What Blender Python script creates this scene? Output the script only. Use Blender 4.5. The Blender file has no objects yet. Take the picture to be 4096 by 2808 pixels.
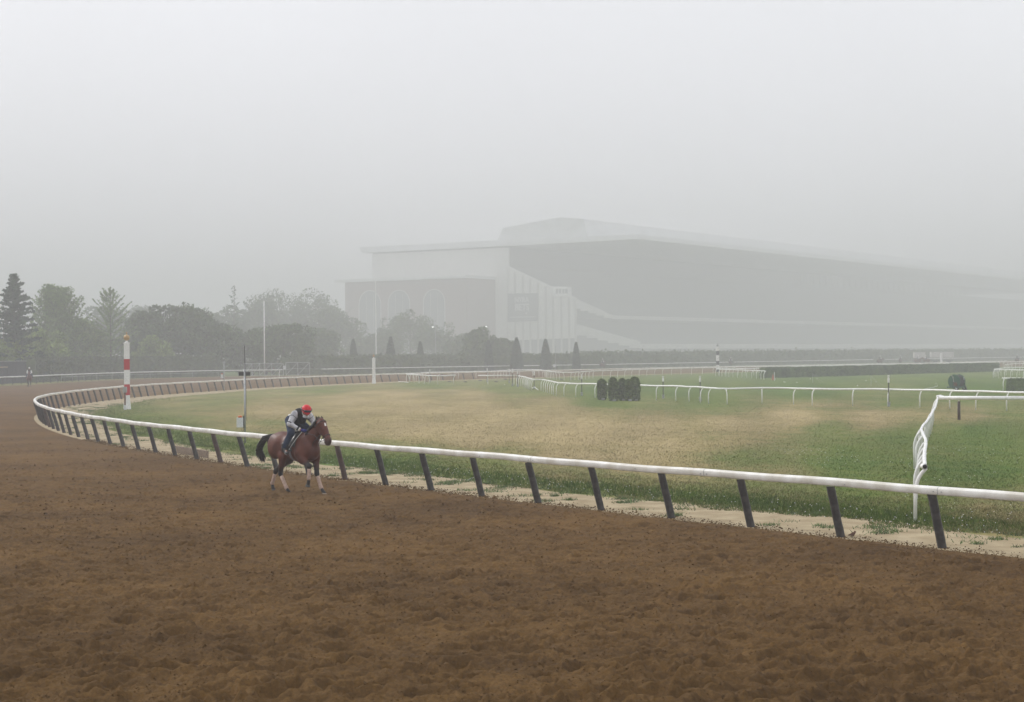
import bpy, math, random
import numpy as np
from mathutils import Vector, Matrix
R = math.radians
rng = np.random.default_rng(7)
random.seed(7)
sc = bpy.context.scene
COL = sc.collection

# ------------------------------------------------------------------ camera, world, sun, exposure
CAMH = 3.45; FPX = 7000.0; HZ = 1420.0; CXP = 2048.0; ROLL = 0.5
cam = bpy.data.cameras.new('camera'); cob = bpy.data.objects.new('camera', cam); COL.objects.link(cob)
cob.location = (0, 0, CAMH); cob.rotation_euler = (R(90), R(ROLL), 0)
cam.sensor_width = 36; cam.lens = FPX / 4096 * 36; cam.shift_y = 16 / 4096
cam.clip_start = 0.3; cam.clip_end = 9000
sc.camera = cob

SUN_EL, SUN_AZ = 34, -55      # azimuth clockwise from +Y; the fog hides the sun, only a very soft direction is left
w = bpy.data.worlds.new('World'); sc.world = w; w.use_nodes = True
nt = w.node_tree; nt.nodes.clear()
sky = nt.nodes.new('ShaderNodeTexSky'); sky.sky_type = 'NISHITA'; sky.sun_disc = False
sky.sun_elevation = R(SUN_EL); sky.sun_rotation = R(SUN_AZ); sky.dust_density = 6; sky.air_density = 1.5
hs = nt.nodes.new('ShaderNodeHueSaturation'); hs.inputs['Saturation'].default_value = 0.10
tc = nt.nodes.new('ShaderNodeTexCoord'); sx = nt.nodes.new('ShaderNodeSeparateXYZ')
rmp = nt.nodes.new('ShaderNodeMapRange'); rmp.inputs['From Min'].default_value = 0; rmp.inputs['From Max'].default_value = 1
rmp.inputs['To Min'].default_value = 11.2; rmp.inputs['To Max'].default_value = 12.8
cl = nt.nodes.new('ShaderNodeMix'); cl.data_type = 'RGBA'; cl.inputs['Factor'].default_value = 0.82
cc = nt.nodes.new('ShaderNodeCombineColor')
m1 = nt.nodes.new('ShaderNodeMath'); m1.operation = 'MULTIPLY'; m1.inputs[1].default_value = 1.012
m2 = nt.nodes.new('ShaderNodeMath'); m2.operation = 'MULTIPLY'; m2.inputs[1].default_value = 1.075
bg = nt.nodes.new('ShaderNodeBackground'); bg.inputs['Strength'].default_value = 0.09
ow = nt.nodes.new('ShaderNodeOutputWorld')
L = nt.links.new
cn = nt.nodes.new('ShaderNodeTexNoise'); cn.inputs['Scale'].default_value = 2.2; cn.inputs['Detail'].default_value = 3   # faint unevenness of the cloud
cm = nt.nodes.new('ShaderNodeMapRange'); cm.inputs['To Min'].default_value = .86; cm.inputs['To Max'].default_value = 1.14
cx_ = nt.nodes.new('ShaderNodeMath'); cx_.operation = 'MULTIPLY'; L(tc.outputs['Generated'], cn.inputs['Vector']); L(cn.outputs['Fac'], cm.inputs['Value'])
L(tc.outputs['Generated'], sx.inputs[0]); L(sx.outputs['Z'], rmp.inputs['Value']); L(rmp.outputs[0], cx_.inputs[0]); L(cm.outputs[0], cx_.inputs[1])
L(cx_.outputs[0], cc.inputs[0]); L(cx_.outputs[0], m1.inputs[0]); L(m1.outputs[0], cc.inputs[1]); L(cx_.outputs[0], m2.inputs[0]); L(m2.outputs[0], cc.inputs[2])
L(sky.outputs[0], hs.inputs['Color']); L(hs.outputs[0], cl.inputs[6]); L(cc.outputs[0], cl.inputs[7])
L(cl.outputs[2], bg.inputs['Color']); L(bg.outputs[0], ow.inputs[0])
sun = bpy.data.lights.new('sun', 'SUN'); sun.energy = 1.5; sun.angle = R(11); sun.color = (1, .97, .93)
so = bpy.data.objects.new('sun', sun); COL.objects.link(so)
_d = Vector((math.sin(R(SUN_AZ)) * math.cos(R(SUN_EL)), math.cos(R(SUN_AZ)) * math.cos(R(SUN_EL)), math.sin(R(SUN_EL))))
so.rotation_euler = _d.to_track_quat('Z', 'Y').to_euler()
sc.view_settings.view_transform = 'Standard'; sc.view_settings.look = 'None'
sc.view_settings.exposure = 0.3; sc.view_settings.gamma = 1.0
cy = sc.cycles
cy.use_denoising = True; cy.denoiser = 'OPENIMAGEDENOISE'; cy.denoising_prefilter = 'ACCURATE'; cy.denoising_input_passes = 'RGB_ALBEDO_NORMAL'; cy.use_adaptive_sampling = False
cy.max_bounces = 6; cy.diffuse_bounces = 3; cy.glossy_bounces = 2; cy.volume_bounces = 1; cy.transparent_max_bounces = 6
cy.sample_clamp_indirect = 4
FOG = 0.0018

# ------------------------------------------------------------------ measuring helpers (photo pixels -> metres on the ground)
TR = math.tan(R(ROLL))
def uv(px, py):
    u, v = px - CXP, py - HZ
    return u - TR * v, v + TR * u
def U(px, py, d):
    u, v = uv(px, py); return Vector((u / FPX * d, d, CAMH - v / FPX * d))
def G(px, py, z=0.0):
    u, v = uv(px, py); d = (CAMH - z) * FPX / v; return Vector((u / FPX * d, d, z))
def proj(X, Y, Z=0.0):
    u = X / Y * FPX; v = (CAMH - Z) / Y * FPX
    return CXP + u + TR * v, HZ + v - TR * u

# ------------------------------------------------------------------ object helpers
def mesh_np(V, F, smooth=False, attrs=None):
    me = bpy.data.meshes.new('m'); V = np.asarray(V, np.float32)
    me.vertices.add(len(V)); me.vertices.foreach_set('co', V.ravel())
    F = np.asarray(F, np.int32); k = F.shape[1]
    me.loops.add(F.size); me.loops.foreach_set('vertex_index', F.ravel())
    me.polygons.add(len(F)); me.polygons.foreach_set('loop_start', np.arange(0, F.size, k, dtype=np.int32))
    me.update(calc_edges=True)
    if smooth: me.polygons.foreach_set('use_smooth', np.ones(len(F), bool))
    for n, a in (attrs or {}).items():
        a = np.asarray(a, np.float32)
        if a.ndim == 1:
            t = me.attributes.new(n, 'FLOAT', 'POINT'); t.data.foreach_set('value', a)
        else:
            t = me.color_attributes.new(n, 'FLOAT_COLOR', 'POINT')
            t.data.foreach_set('color', np.c_[a, np.ones(len(a))].astype(np.float32).ravel())
    return me
class MB:
    def __init__(s): s.v = []; s.f = []; s.m = []
    def add(s, V, F, m=0):
        o = len(s.v); s.v += [tuple(p) for p in V]; s.f += [[i + o for i in f] for f in F]; s.m += [m] * len(F)
        return s
    def box(s, c, d, rz=0, m=0, top=1.0):
        hx, hy, hz = d[0] / 2, d[1] / 2, d[2] / 2; V = []
        cs, sn = math.cos(rz), math.sin(rz)
        for z, k in ((-hz, 1), (hz, top)):
            for x, y in ((-hx, -hy), (hx, -hy), (hx, hy), (-hx, hy)):
                x *= k; y *= k; V.append((c[0] + x * cs - y * sn, c[1] + x * sn + y * cs, c[2] + z))
        return s.add(V, [(3, 2, 1, 0), (4, 5, 6, 7), (0, 1, 5, 4), (1, 2, 6, 5), (2, 3, 7, 6), (3, 0, 4, 7)], m)
    def beam(s, a, b, wd, ht, m=0, up=(0, 0, 1)):
        a = Vector(a); b = Vector(b); d = (b - a).normalized(); side = d.cross(Vector(up))
        side = side.normalized() if side.length > 1e-4 else Vector((1, 0, 0)); u2 = side.cross(d)
        V = []
        for p in (a, b):
            for i, j in ((-1, -1), (1, -1), (1, 1), (-1, 1)): V.append(p + side * (i * wd / 2) + u2 * (j * ht / 2))
        return s.add(V, [(0, 1, 2, 3), (7, 6, 5, 4), (0, 4, 5, 1), (1, 5, 6, 2), (2, 6, 7, 3), (3, 7, 4, 0)], m)
    def tube(s, pts, r, n=8, m=0, caps=True, sq=(1, 1)):
        pts = [Vector(p) for p in pts]; N = len(pts)
        rr = [r] * N if not hasattr(r, '__len__') else r
        V = []; prev = None
        for i, p in enumerate(pts):
            d = (pts[min(i + 1, N - 1)] - pts[max(i - 1, 0)]).normalized()
            if prev is None:
                prev = d.orthogonal().normalized() if abs(d.z) > .9 else d.cross(Vector((0, 0, 1))).normalized()
            x = (prev - d * prev.dot(d)).normalized(); prev = x; y = d.cross(x)
            for k in range(n):
                a = 2 * math.pi * k / n; V.append(p + x * math.cos(a) * rr[i] * sq[0] + y * math.sin(a) * rr[i] * sq[1])
        F = [(i * n + k, i * n + (k + 1) % n, (i + 1) * n + (k + 1) % n, (i + 1) * n + k) for i in range(N - 1) for k in range(n)]
        if caps: F += [tuple(range(n))[::-1], tuple((N - 1) * n + k for k in range(n))]
        return s.add(V, F, m)
    def lathe(s, c, prof, n=16, m=0):
        V = [(c[0] + r * math.cos(2 * math.pi * k / n), c[1] + r * math.sin(2 * math.pi * k / n), c[2] + z) for r, z in prof for k in range(n)]
        F = [(i * n + k, i * n + (k + 1) % n, (i + 1) * n + (k + 1) % n, (i + 1) * n + k) for i in range(len(prof) - 1) for k in range(n)]
        F += [tuple(range(n))[::-1], tuple((len(prof) - 1) * n + k for k in range(n))]
        return s.add(V, F, m)
    def build(s, name, mats, parent=None, smooth=False, loc=None, bev=0):
        me = bpy.data.meshes.new(name); V = s.v
        if loc is not None: V = [(x - loc[0], y - loc[1], z - loc[2]) for x, y, z in V]
        me.from_pydata(V, [], s.f)
        for m in (mats if isinstance(mats, (list, tuple)) else [mats]): me.materials.append(m)
        me.polygons.foreach_set('material_index', s.m)
        if smooth: me.polygons.foreach_set('use_smooth', [True] * len(me.polygons))
        me.update(); return link(name, me, parent, loc, bev)
def link(name, me, parent=None, loc=None, bev=0):
    o = bpy.data.objects.new(name, me); COL.objects.link(o); me.name = name
    if loc is not None: o.location = loc
    if parent is not None: o.parent = parent
    if bev:
        b = o.modifiers.new('bevel', 'BEVEL'); b.width = bev; b.segments = 2; b.limit_method = 'ANGLE'
    return o
def thing(name, label, cat, loc=(0, 0, 0), rz=0, group=None):
    o = bpy.data.objects.new(name, None); COL.objects.link(o); o.location = loc; o.rotation_euler = (0, 0, rz)
    o['label'] = label; o['category'] = cat
    if group: o['group'] = group
    return o
def tag(o, label, cat, group=None):
    o['label'] = label; o['category'] = cat
    if group: o['group'] = group
    return o
def dup(root, loc, rz=None, label=None, sc_=None):
    r = root.copy(); COL.objects.link(r); r.location = loc
    if rz is not None: r.rotation_euler = (0, 0, rz)
    if sc_: r.scale = sc_
    if label: r['label'] = label
    for ch in list(root.children):
        c = ch.copy(); COL.objects.link(c); c.parent = r
        for g in ch.children:
            d = g.copy(); COL.objects.link(d); d.parent = c
    return r

# ------------------------------------------------------------------ materials
def mat(name, col, rough=.7, var=.12, scale=6.0, bump=0, metal=0, spec=.3, col2=None, attr=None, coat=0, det=4, trans=0):
    m = bpy.data.materials.new(name); m.use_nodes = True; n = m.node_tree; b = n.nodes['Principled BSDF']
    b.inputs['Roughness'].default_value = rough; b.inputs['Metallic'].default_value = metal
    b.inputs['Specular IOR Level'].default_value = spec
    if coat: b.inputs['Coat Weight'].default_value = coat
    if trans: b.inputs['Subsurface Weight'].default_value = 0
    t = n.nodes.new('ShaderNodeTexCoord'); no = n.nodes.new('ShaderNodeTexNoise')
    no.inputs['Scale'].default_value = scale; no.inputs['Detail'].default_value = det
    n.links.new(t.outputs['Object'], no.inputs['Vector'])
    mx = n.nodes.new('ShaderNodeMix'); mx.data_type = 'RGBA'
    mr = n.nodes.new('ShaderNodeMapRange'); mr.inputs['From Min'].default_value = .35; mr.inputs['From Max'].default_value = .65
    n.links.new(no.outputs['Fac'], mr.inputs['Value']); n.links.new(mr.outputs[0], mx.inputs['Factor'])
    c2 = col2 or tuple(c * (1 + var) for c in col); c1 = tuple(c * (1 - var) for c in col) if not col2 else col
    mx.inputs[6].default_value = (*c1, 1); mx.inputs[7].default_value = (*c2, 1); out = mx.outputs[2]
    if attr:
        a = n.nodes.new('ShaderNodeAttribute'); a.attribute_name = attr
        mm = n.nodes.new('ShaderNodeMix'); mm.data_type = 'RGBA'; mm.blend_type = 'MULTIPLY'; mm.inputs['Factor'].default_value = 1
        n.links.new(out, mm.inputs[6]); n.links.new(a.outputs['Color'], mm.inputs[7]); out = mm.outputs[2]
    n.links.new(out, b.inputs['Base Color'])
    if bump:
        bp = n.nodes.new('ShaderNodeBump'); bp.inputs['Strength'].default_value = bump; bp.inputs['Distance'].default_value = .02
        n.links.new(no.outputs['Fac'], bp.inputs['Height']); n.links.new(bp.outputs[0], b.inputs['Normal'])
    return m
M = {}
M['rail'] = mat('rail_white', (.60, .57, .50), .45, col2=(.80, .79, .75), scale=2.2, spec=.35, det=10)
M['pipe'] = mat('pipe_white', (.74, .73, .71), .35, col2=(.84, .84, .83), scale=5, spec=.5)
M['sleeve'] = mat('post_sleeve', (.030, .028, .028), .5, col2=(.062, .057, .056), scale=9, bump=.6, spec=.3)
M['sleeve_brown'] = mat('post_brown', (.06, .038, .034), .5, col2=(.09, .058, .05), scale=9, bump=.4)
M['darkpost'] = mat('dark_post', (.05, .048, .045), .7)
M['galv'] = mat('galvanised', (.42, .43, .44), .45, .12, metal=.5)
M['white'] = mat('white_paint', (.74, .74, .73), .5, .05)
M['red'] = mat('red_paint', (.42, .02, .028), .5, .08)
M['black'] = mat('black_paint', (.03, .03, .032), .6, .2)
M['gold'] = mat('gold_ball', (.36, .235, .10), .42, col2=(.50, .34, .16), scale=2, metal=.35)
M['grey'] = mat('grey_plastic', (.30, .31, .31), .5)
M['ltgrey'] = mat('light_grey_box', (.60, .62, .63), .5, .05)
M['amber'] = mat('amber_lens', (.55, .13, .02), .3, .1)
M['brown'] = mat('brown_wood', (.12, .06, .04), .8, .25, bump=.4)
M['wood'] = mat('weathered_board', (.20, .15, .11), .9, .25, scale=12, bump=.5)
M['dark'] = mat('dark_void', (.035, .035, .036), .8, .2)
M['deck'] = mat('seating_dark', (.06, .06, .06), .8, .25, scale=1)
M['conc'] = mat('pale_concrete', (.50, .49, .47), .8, .08, scale=.4)
M['endwall'] = mat('end_wall', (.62, .61, .58), .8, .05, scale=.3)
M['roofm'] = mat('stand_roof', (.72, .73, .74), .7, .08, scale=.2)
M['fin'] = mat('wall_fin', (.40, .38, .36), .8, .08)
M['brick'] = mat('brick', (.16, .075, .062), .9, .15, scale=2)
M['glass'] = mat('dark_glass', (.06, .07, .08), .2, .2, spec=.6)
M['banner'] = mat('banner', (.055, .058, .065), .7, .1)
M['text'] = mat('banner_text', (.5, .5, .5), .7, .03)
M['trunk'] = mat('bark', (.09, .07, .055), .9, .3, scale=8, bump=.6)
M['fence'] = mat('windscreen', (.028, .032, .032), .8, .2, scale=2)
M['rope'] = mat('rope', (.35, .35, .33), .8)
M['steel'] = mat('bit_steel', (.75, .75, .75), .25, .05, metal=.9)
M['rgreen'] = mat('machine_green', (.015, .085, .05), .4, .25, scale=8)
M['hose'] = mat('black_hose', (.02, .021, .022), .5, .3, scale=20)
M['tan'] = mat('tan_canvas', (.35, .28, .18), .8)
def leafmat(name, a, b_, s=1.2):
    m = mat(name, a, .6, col2=b_, scale=s, spec=.25, det=3); n = m.node_tree; b = n.nodes['Principled BSDF']
    g = n.nodes.new('ShaderNodeNewGeometry')   # each leaf card a little different
    mm = n.nodes.new('ShaderNodeMix'); mm.data_type = 'RGBA'; mm.blend_type = 'MULTIPLY'; mm.inputs['Factor'].default_value = 1
    mr = n.nodes.new('ShaderNodeMapRange'); mr.inputs['To Min'].default_value = .55; mr.inputs['To Max'].default_value = 1.5
    n.links.new(g.outputs['Random Per Island'], mr.inputs['Value'])
    src = b.inputs['Base Color'].links[0].from_socket
    n.links.new(src, mm.inputs[6]); n.links.new(mr.outputs[0], mm.inputs[7]); n.links.new(mm.outputs[2], b.inputs['Base Color'])
    return m
M['fir'] = leafmat('fir_needles', (.026, .058, .028), (.06, .105, .045))
M['spruce'] = leafmat('larch_needles', (.09, .16, .03), (.17, .25, .05))
M['leaf'] = leafmat('oak_leaves', (.045, .078, .022), (.10, .145, .042), .6)
M['leaf2'] = leafmat('bright_leaves', (.12, .19, .025), (.21, .28, .05), .6)
M['hedge'] = leafmat('hedge_leaves', (.040, .065, .020), (.085, .11, .032), .8)
M['thuja'] = leafmat('thuja_leaves', (.045, .080, .024), (.12, .165, .05), 9)
tn = [x for x in M['thuja'].node_tree.nodes if x.type == 'MAP_RANGE'][-1]; tn.inputs['To Min'].default_value = .25; tn.inputs['To Max'].default_value = 2.1
M['cone'] = leafmat('yew_leaves', (.018, .035, .018), (.035, .055, .03), 2)
M['weed'] = leafmat('weed_leaves', (.06, .11, .03), (.12, .17, .05), 3)

# ------------------------------------------------------------------ value noise for geometry
def vnoise(x, y, seed):
    r = np.random.default_rng(seed).random((256, 256)).astype(np.float32)
    xi = np.floor(x).astype(np.int64); yi = np.floor(y).astype(np.int64)
    fx = (x - xi).astype(np.float32); fy = (y - yi).astype(np.float32)
    fx = fx * fx * (3 - 2 * fx); fy = fy * fy * (3 - 2 * fy)
    a = r[xi & 255, yi & 255]; b = r[(xi + 1) & 255, yi & 255]; c = r[xi & 255, (yi + 1) & 255]; d = r[(xi + 1) & 255, (yi + 1) & 255]
    return (a * (1 - fx) + b * fx) * (1 - fy) + (c * (1 - fx) + d * fx) * fy - .5
def fbm(x, y, seed, o=4, g=.5):
    s = 0; a = 1; t = 0
    for i in range(o):
        s = s + a * vnoise(x * 2 ** i + 17 * i, y * 2 ** i - 11 * i, seed + i); t += a; a *= g
    return s / t

# ------------------------------------------------------------------ the curve of the inner rail (line of the post feet)
def crom(P, step):
    P = np.array([(p[0], p[1]) for p in P], float); out = []
    Q = np.vstack([2 * P[0] - P[1], P, 2 * P[-1] - P[-2]])
    for i in range(1, len(Q) - 2):
        n = max(2, int(np.hypot(*(Q[i + 1] - Q[i])) / step)); t = np.linspace(0, 1, n, endpoint=False)[:, None]
        out.append(.5 * (2 * Q[i] + (-Q[i - 1] + Q[i + 1]) * t + (2 * Q[i - 1] - 5 * Q[i] + 4 * Q[i + 1] - Q[i + 2]) * t ** 2 + (-Q[i - 1] + 3 * Q[i] - 3 * Q[i + 1] + Q[i + 2]) * t ** 3))
    out.append(P[-1:]); return np.vstack(out)
class Curve:
    def __init__(s, P, step=.4):
        s.p = crom(P, step); d = np.hypot(*np.diff(s.p, axis=0).T); s.s = np.r_[0, np.cumsum(d)]; s.L = s.s[-1]
    def at(s, t): return np.array([np.interp(t, s.s, s.p[:, 0]), np.interp(t, s.s, s.p[:, 1])]).T
    def tan(s, t):
        d = s.at(np.asarray(t) + .6) - s.at(np.asarray(t) - .6); return d / (np.linalg.norm(d, axis=-1, keepdims=True) + 1e-9)
    def nrm(s, t): d = s.tan(t); return np.stack([-d[..., 1], d[..., 0]], -1)     # to the left of travel = outward (track side)
    def dist(s, X, Y):                                    # signed: + outward
        best = np.full(X.shape, 1e9); sg = np.ones(X.shape); st = max(1, len(s.p) // 160)
        P = s.p[::st]
        if not np.allclose(P[-1], s.p[-1]): P = np.vstack([P, s.p[-1]])
        for a, b in zip(P[:-1], P[1:]):
            d = b - a; L2 = (d ** 2).sum(); t = np.clip(((X - a[0]) * d[0] + (Y - a[1]) * d[1]) / L2, 0, 1)
            dx = X - a[0] - t * d[0]; dy = Y - a[1] - t * d[1]; q = dx * dx + dy * dy; m = q < best
            best = np.where(m, q, best); sg = np.where(m, np.sign(-dx * d[1] + dy * d[0]), sg)
        return np.sqrt(best) * sg
RAILP = [(30, -1.5), (19.5, 13.6), (13.0, 22.8), (7.51, 30.66), (3.19, 36.85), (-.86, 42.9), (-4.79, 49.1), (-9.5, 57.25), (-13.85, 65.5), (-18, 74.5), (-21.65, 83.6), (-25.2, 94.0),
         (-28.6, 106), (-31, 118), (-32.5, 132), (-33.1, 145), (-32.95, 157), (-32.1, 168), (-30.4, 180), (-28.1, 195), (-24.5, 209), (-20.1, 223), (-15.2, 236.5), (-7, 248), (4, 266), (18, 288), (45, 322), (80, 354), (125, 395), (220, 478), (420, 655)]
IR = Curve(RAILP)
PITCH = 2.44
def railG(px, py, z=1.13): g = G(px, py, z); return (g.x, g.y)
OR_ = Curve([(-52, 60), (-70, 110), (-76, 165), (-72, 205)] + [railG(0, 1509), railG(250, 1499), railG(500, 1490), railG(880, 1482), railG(1130, 1479), railG(1500, 1472.5), railG(2000, 1464), railG(2400, 1458), railG(2800, 1450.5), railG(3200, 1443.5), railG(3600, 1436.5), railG(4090, 1428)] + [(260, 720), (330, 820)], 1.0)

# ------------------------------------------------------------------ ground
def axis(segs):
    out = []
    for a, b, st in segs: out += list(np.arange(a, b, st))
    out.append(segs[-1][1]); return np.array(out)
GX = axis([(-4000, -400, 600), (-400, -80, 40), (-80, -45, 5), (-45, 60, .7), (60, 200, 5), (200, 400, 40), (400, 4000, 600)])
GY = axis([(-4000, -200, 600), (-200, 24, 28), (24, 110, .7), (110, 290, 2.2), (290, 500, 15), (500, 4500, 500)])
X, Y = np.meshgrid(GX, GY, indexing='ij'); nx, ny = X.shape
DRY = [(300,1640,.35),(500,1665,.22),(700,1600,.5),(900,1590,.4),(900,1680,.55),(700,1720,.25),(900,1760,.25),(1100,1640,.75),(1100,1720,.5),(1100,1800,.15),(1400,1600,.85),(1400,1720,.75),(1400,1830,.12),(1600,1580,.85),(1650,1700,.8),(1650,1860,.15),(1900,1580,.8),(1900,1650,.8),(1900,1750,.8),(1900,1880,.3),(1950,1920,.12),(2200,1610,.75),(2300,1700,.9),(2300,1800,.9),(2300,1920,.5),(2300,1970,.15),(2600,1620,.35),(2600,1700,.85),(2600,1800,.9),(2700,1900,.65),(2700,2000,.3),(2900,1640,.3),(2900,1680,.85),(2950,1750,.7),(3000,1830,.3),(3100,1950,.45),(3100,2050,.3),(3200,1672,.9),(3300,1650,.5),(3300,1720,.25),(3400,1850,.05),(3500,1675,.85),(3600,1650,.6),(3600,1750,.1),(3600,2000,.35),(3600,2070,.3),(3850,1668,.6),(3900,1725,.03),(3950,1900,0),(3950,2050,.5),(4050,2080,.65),(3700,1900,.05),(4060,2010,.3),(2000,1555,.25),(1700,1545,.15),(1700,1560,.6),(2400,1560,0),(2700,1570,0),(3200,1560,0),(3900,1560,0),(3200,1500,0),(2400,1600,.1),(2800,1612,.15),(3600,1620,.15),(4050,1640,.3),(2150,1560,.2),(1300,1560,.35)]
def drymap(X, Y):
    Ys = np.maximum(Y, 5.0); px, py = proj(X, Ys); ly = np.log(np.maximum(py - 1380, 20)) * 900; num = 0; den = 1e-9
    for a, b, c in DRY:
        q = ((px - a) ** 2 + (ly - math.log(b - 1380) * 900) ** 2) / 150 ** 2; wt = 1 / (q + .15) ** 1.8; num = num + wt * c; den = den + wt
    v = np.clip(num / den * 1.12 + .04, 0, 1)
    v = v + .5 * fbm(X * .35 + Y * .1, Y * .14, 31, 4) * (.35 + .65 * np.clip(v * 2, 0, 1))
    return np.where((Y < 5) | (Y > 330), 0.1, np.clip(v, 0, 1))
dry = drymap(X, Y)
idx = np.arange(nx * ny).reshape(nx, ny)
F = np.stack([idx[:-1, :-1], idx[1:, :-1], idx[1:, 1:], idx[:-1, 1:]], -1).reshape(-1, 4)
m = bpy.data.materials.new('infield_turf'); m.use_nodes = True; n = m.node_tree; b = n.nodes['Principled BSDF']; b.inputs['Roughness'].default_value = .9; b.inputs['Specular IOR Level'].default_value = .1
M['turf'] = m
at = n.nodes.new('ShaderNodeAttribute'); at.attribute_name = 'dry'; ge = n.nodes.new('ShaderNodeNewGeometry')
def noi(scale, det, vec, rough=.6):
    q = n.nodes.new('ShaderNodeTexNoise'); q.inputs['Scale'].default_value = scale; q.inputs['Detail'].default_value = det; q.inputs['Roughness'].default_value = rough; n.links.new(vec, q.inputs['Vector']); return q.outputs['Fac']
mp = n.nodes.new('ShaderNodeMapping'); mp.inputs['Scale'].default_value = (1, .45, 1); mp.inputs['Rotation'].default_value = (0, 0, R(12)); n.links.new(ge.outputs['Position'], mp.inputs['Vector'])
n1 = noi(1.3, 5, mp.outputs[0]); n2 = noi(14, 4, ge.outputs['Position'], .75); n3 = noi(.12, 3, mp.outputs[0])
def mth(op, a, bb):
    q = n.nodes.new('ShaderNodeMath'); q.operation = op
    for i, x in enumerate((a, bb)):
        if isinstance(x, (int, float)): q.inputs[i].default_value = x
        else: n.links.new(x, q.inputs[i])
    return q.outputs[0]
f = mth('ADD', at.outputs['Fac'], mth('MULTIPLY', mth('SUBTRACT', n1, .5), .75)); f = mth('ADD', f, mth('MULTIPLY', mth('SUBTRACT', n2, .5), .45))
cr = n.nodes.new('ShaderNodeValToRGB'); n.links.new(f, cr.inputs[0]); e = cr.color_ramp.elements
e[0].position = .0; e[0].color = (.064, .116, .012, 1); e[1].position = 1.0; e[1].color = (.335, .262, .128, 1)
for p_, c_ in ((.25, (.104, .138, .022, 1)), (.5, (.165, .165, .052, 1)), (.75, (.245, .20, .082, 1))):
    q = e.new(p_); q.color = c_
mm = n.nodes.new('ShaderNodeMix'); mm.data_type = 'RGBA'; mm.blend_type = 'MULTIPLY'; mm.inputs['Factor'].default_value = 1
vv = mth('ADD', mth('MULTIPLY', n3, .4), .8); vv = mth('MULTIPLY', vv, mth('ADD', mth('MULTIPLY', n2, .7), .65))
wv_ = n.nodes.new('ShaderNodeTexWave'); wv_.inputs['Scale'].default_value = .055; wv_.inputs['Distortion'].default_value = 1.2; wv_.inputs['Detail'].default_value = 1; wv_.inputs['Detail Scale'].default_value = .3; mq = n.nodes.new('ShaderNodeMapping'); mq.inputs['Rotation'].default_value = (0, 0, R(8)); n.links.new(ge.outputs['Position'], mq.inputs['Vector']); n.links.new(mq.outputs[0], wv_.inputs['Vector'])
vv = mth('MULTIPLY', vv, mth('ADD', mth('MULTIPLY', wv_.outputs['Fac'], .12), .94))
n.links.new(cr.outputs[0], mm.inputs[6]); n.links.new(vv, mm.inputs[7]); n.links.new(mm.outputs[2], b.inputs['Base Color'])
cz_ = n.nodes.new('ShaderNodeCombineXYZ'); cz_.inputs[2].default_value = 1; vm = n.nodes.new('ShaderNodeMix'); vm.data_type = 'VECTOR'; vm.inputs['Factor'].default_value = .75; n.links.new(ge.outputs['Normal'], vm.inputs[4]); n.links.new(cz_.outputs[0], vm.inputs[5])
bp = n.nodes.new('ShaderNodeBump'); bp.inputs['Strength'].default_value = .5; bp.inputs['Distance'].default_value = .03; n.links.new(n2, bp.inputs['Height']); n.links.new(vm.outputs[1], bp.inputs['Normal']); n.links.new(bp.outputs[0], b.inputs['Normal'])
me = mesh_np(np.c_[X.ravel(), Y.ravel(), np.zeros(X.size)], F, attrs={'dry': dry.ravel()}); me.materials.append(m)
link('ground', me)['kind'] = 'structure'

# sand strip along the rail
M['sand'] = sm = mat('sand', (.26, .198, .108), .95, col2=(.38, .308, .190), scale=1.6, bump=.3, det=8)
t = np.arange(0, IR.L - 60, .25); P = IR.at(t); N = IR.nrm(t)
wv = 2.5 + 1.7 * fbm(t * .25, t * 0, 5, 4) + np.clip((t - 95) / 30, 0, 1) * .6
offs = np.stack([np.full_like(t, 1.2), np.full_like(t, 0), -wv * .6, -wv], 1)
V = P[:, None, :] + N[:, None, :] * offs[:, :, None]; k = 4
V3 = np.concatenate([V, np.full(V.shape[:2] + (1,), .004)], -1).reshape(-1, 3)
ii = np.arange(len(t) * k).reshape(len(t), k)
F = np.stack([ii[:-1, :-1], ii[:-1, 1:], ii[1:, 1:], ii[1:, :-1]], -1).reshape(-1, 4)[:, ::-1]
me = mesh_np(V3, F); me.materials.append(sm); link('sand_strip', me)['kind'] = 'structure'

# ------------------------------------------------------------------ dirt track: far ribbon + finely modelled loose surface near by, one mesh
m = bpy.data.materials.new('track_dirt'); m.use_nodes = True; n = m.node_tree; b = n.nodes['Principled BSDF']; b.inputs['Roughness'].default_value = .95; b.inputs['Specular IOR Level'].default_value = .08
ge = n.nodes.new('ShaderNodeNewGeometry'); mp = n.nodes.new('ShaderNodeMapping'); mp.inputs['Scale'].default_value = (1, 1, 1); n.links.new(ge.outputs['Position'], mp.inputs['Vector'])
n1 = noi(.22, 4, mp.outputs[0]); n2 = noi(20, 6, mp.outputs[0], .85); n3 = noi(3.0, 6, mp.outputs[0], .75)
f = mth('ADD', mth('MULTIPLY', n1, .7), mth('MULTIPLY', n3, .7)); f = mth('ADD', f, mth('MULTIPLY', mth('SUBTRACT', n2, .5), .8)); f = mth('SUBTRACT', f, .2)
cr = n.nodes.new('ShaderNodeValToRGB'); n.links.new(f, cr.inputs[0]); e = cr.color_ramp.elements
e[0].position = .2; e[0].color = (.048, .0255, .009, 1); e[1].position = .8; e[1].color = (.190, .107, .036, 1)
q = e.new(.5); q.color = (.113, .063, .021, 1)
n.links.new(cr.outputs[0], b.inputs['Base Color'])
bp = n.nodes.new('ShaderNodeBump'); bp.inputs['Strength'].default_value = .8; bp.inputs['Distance'].default_value = .03; n.links.new(mth('ADD', n2, mth('MULTIPLY', n3, .6)), bp.inputs['Height']); n.links.new(bp.outputs[0], b.inputs['Normal'])
M['dirt'] = m
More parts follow.
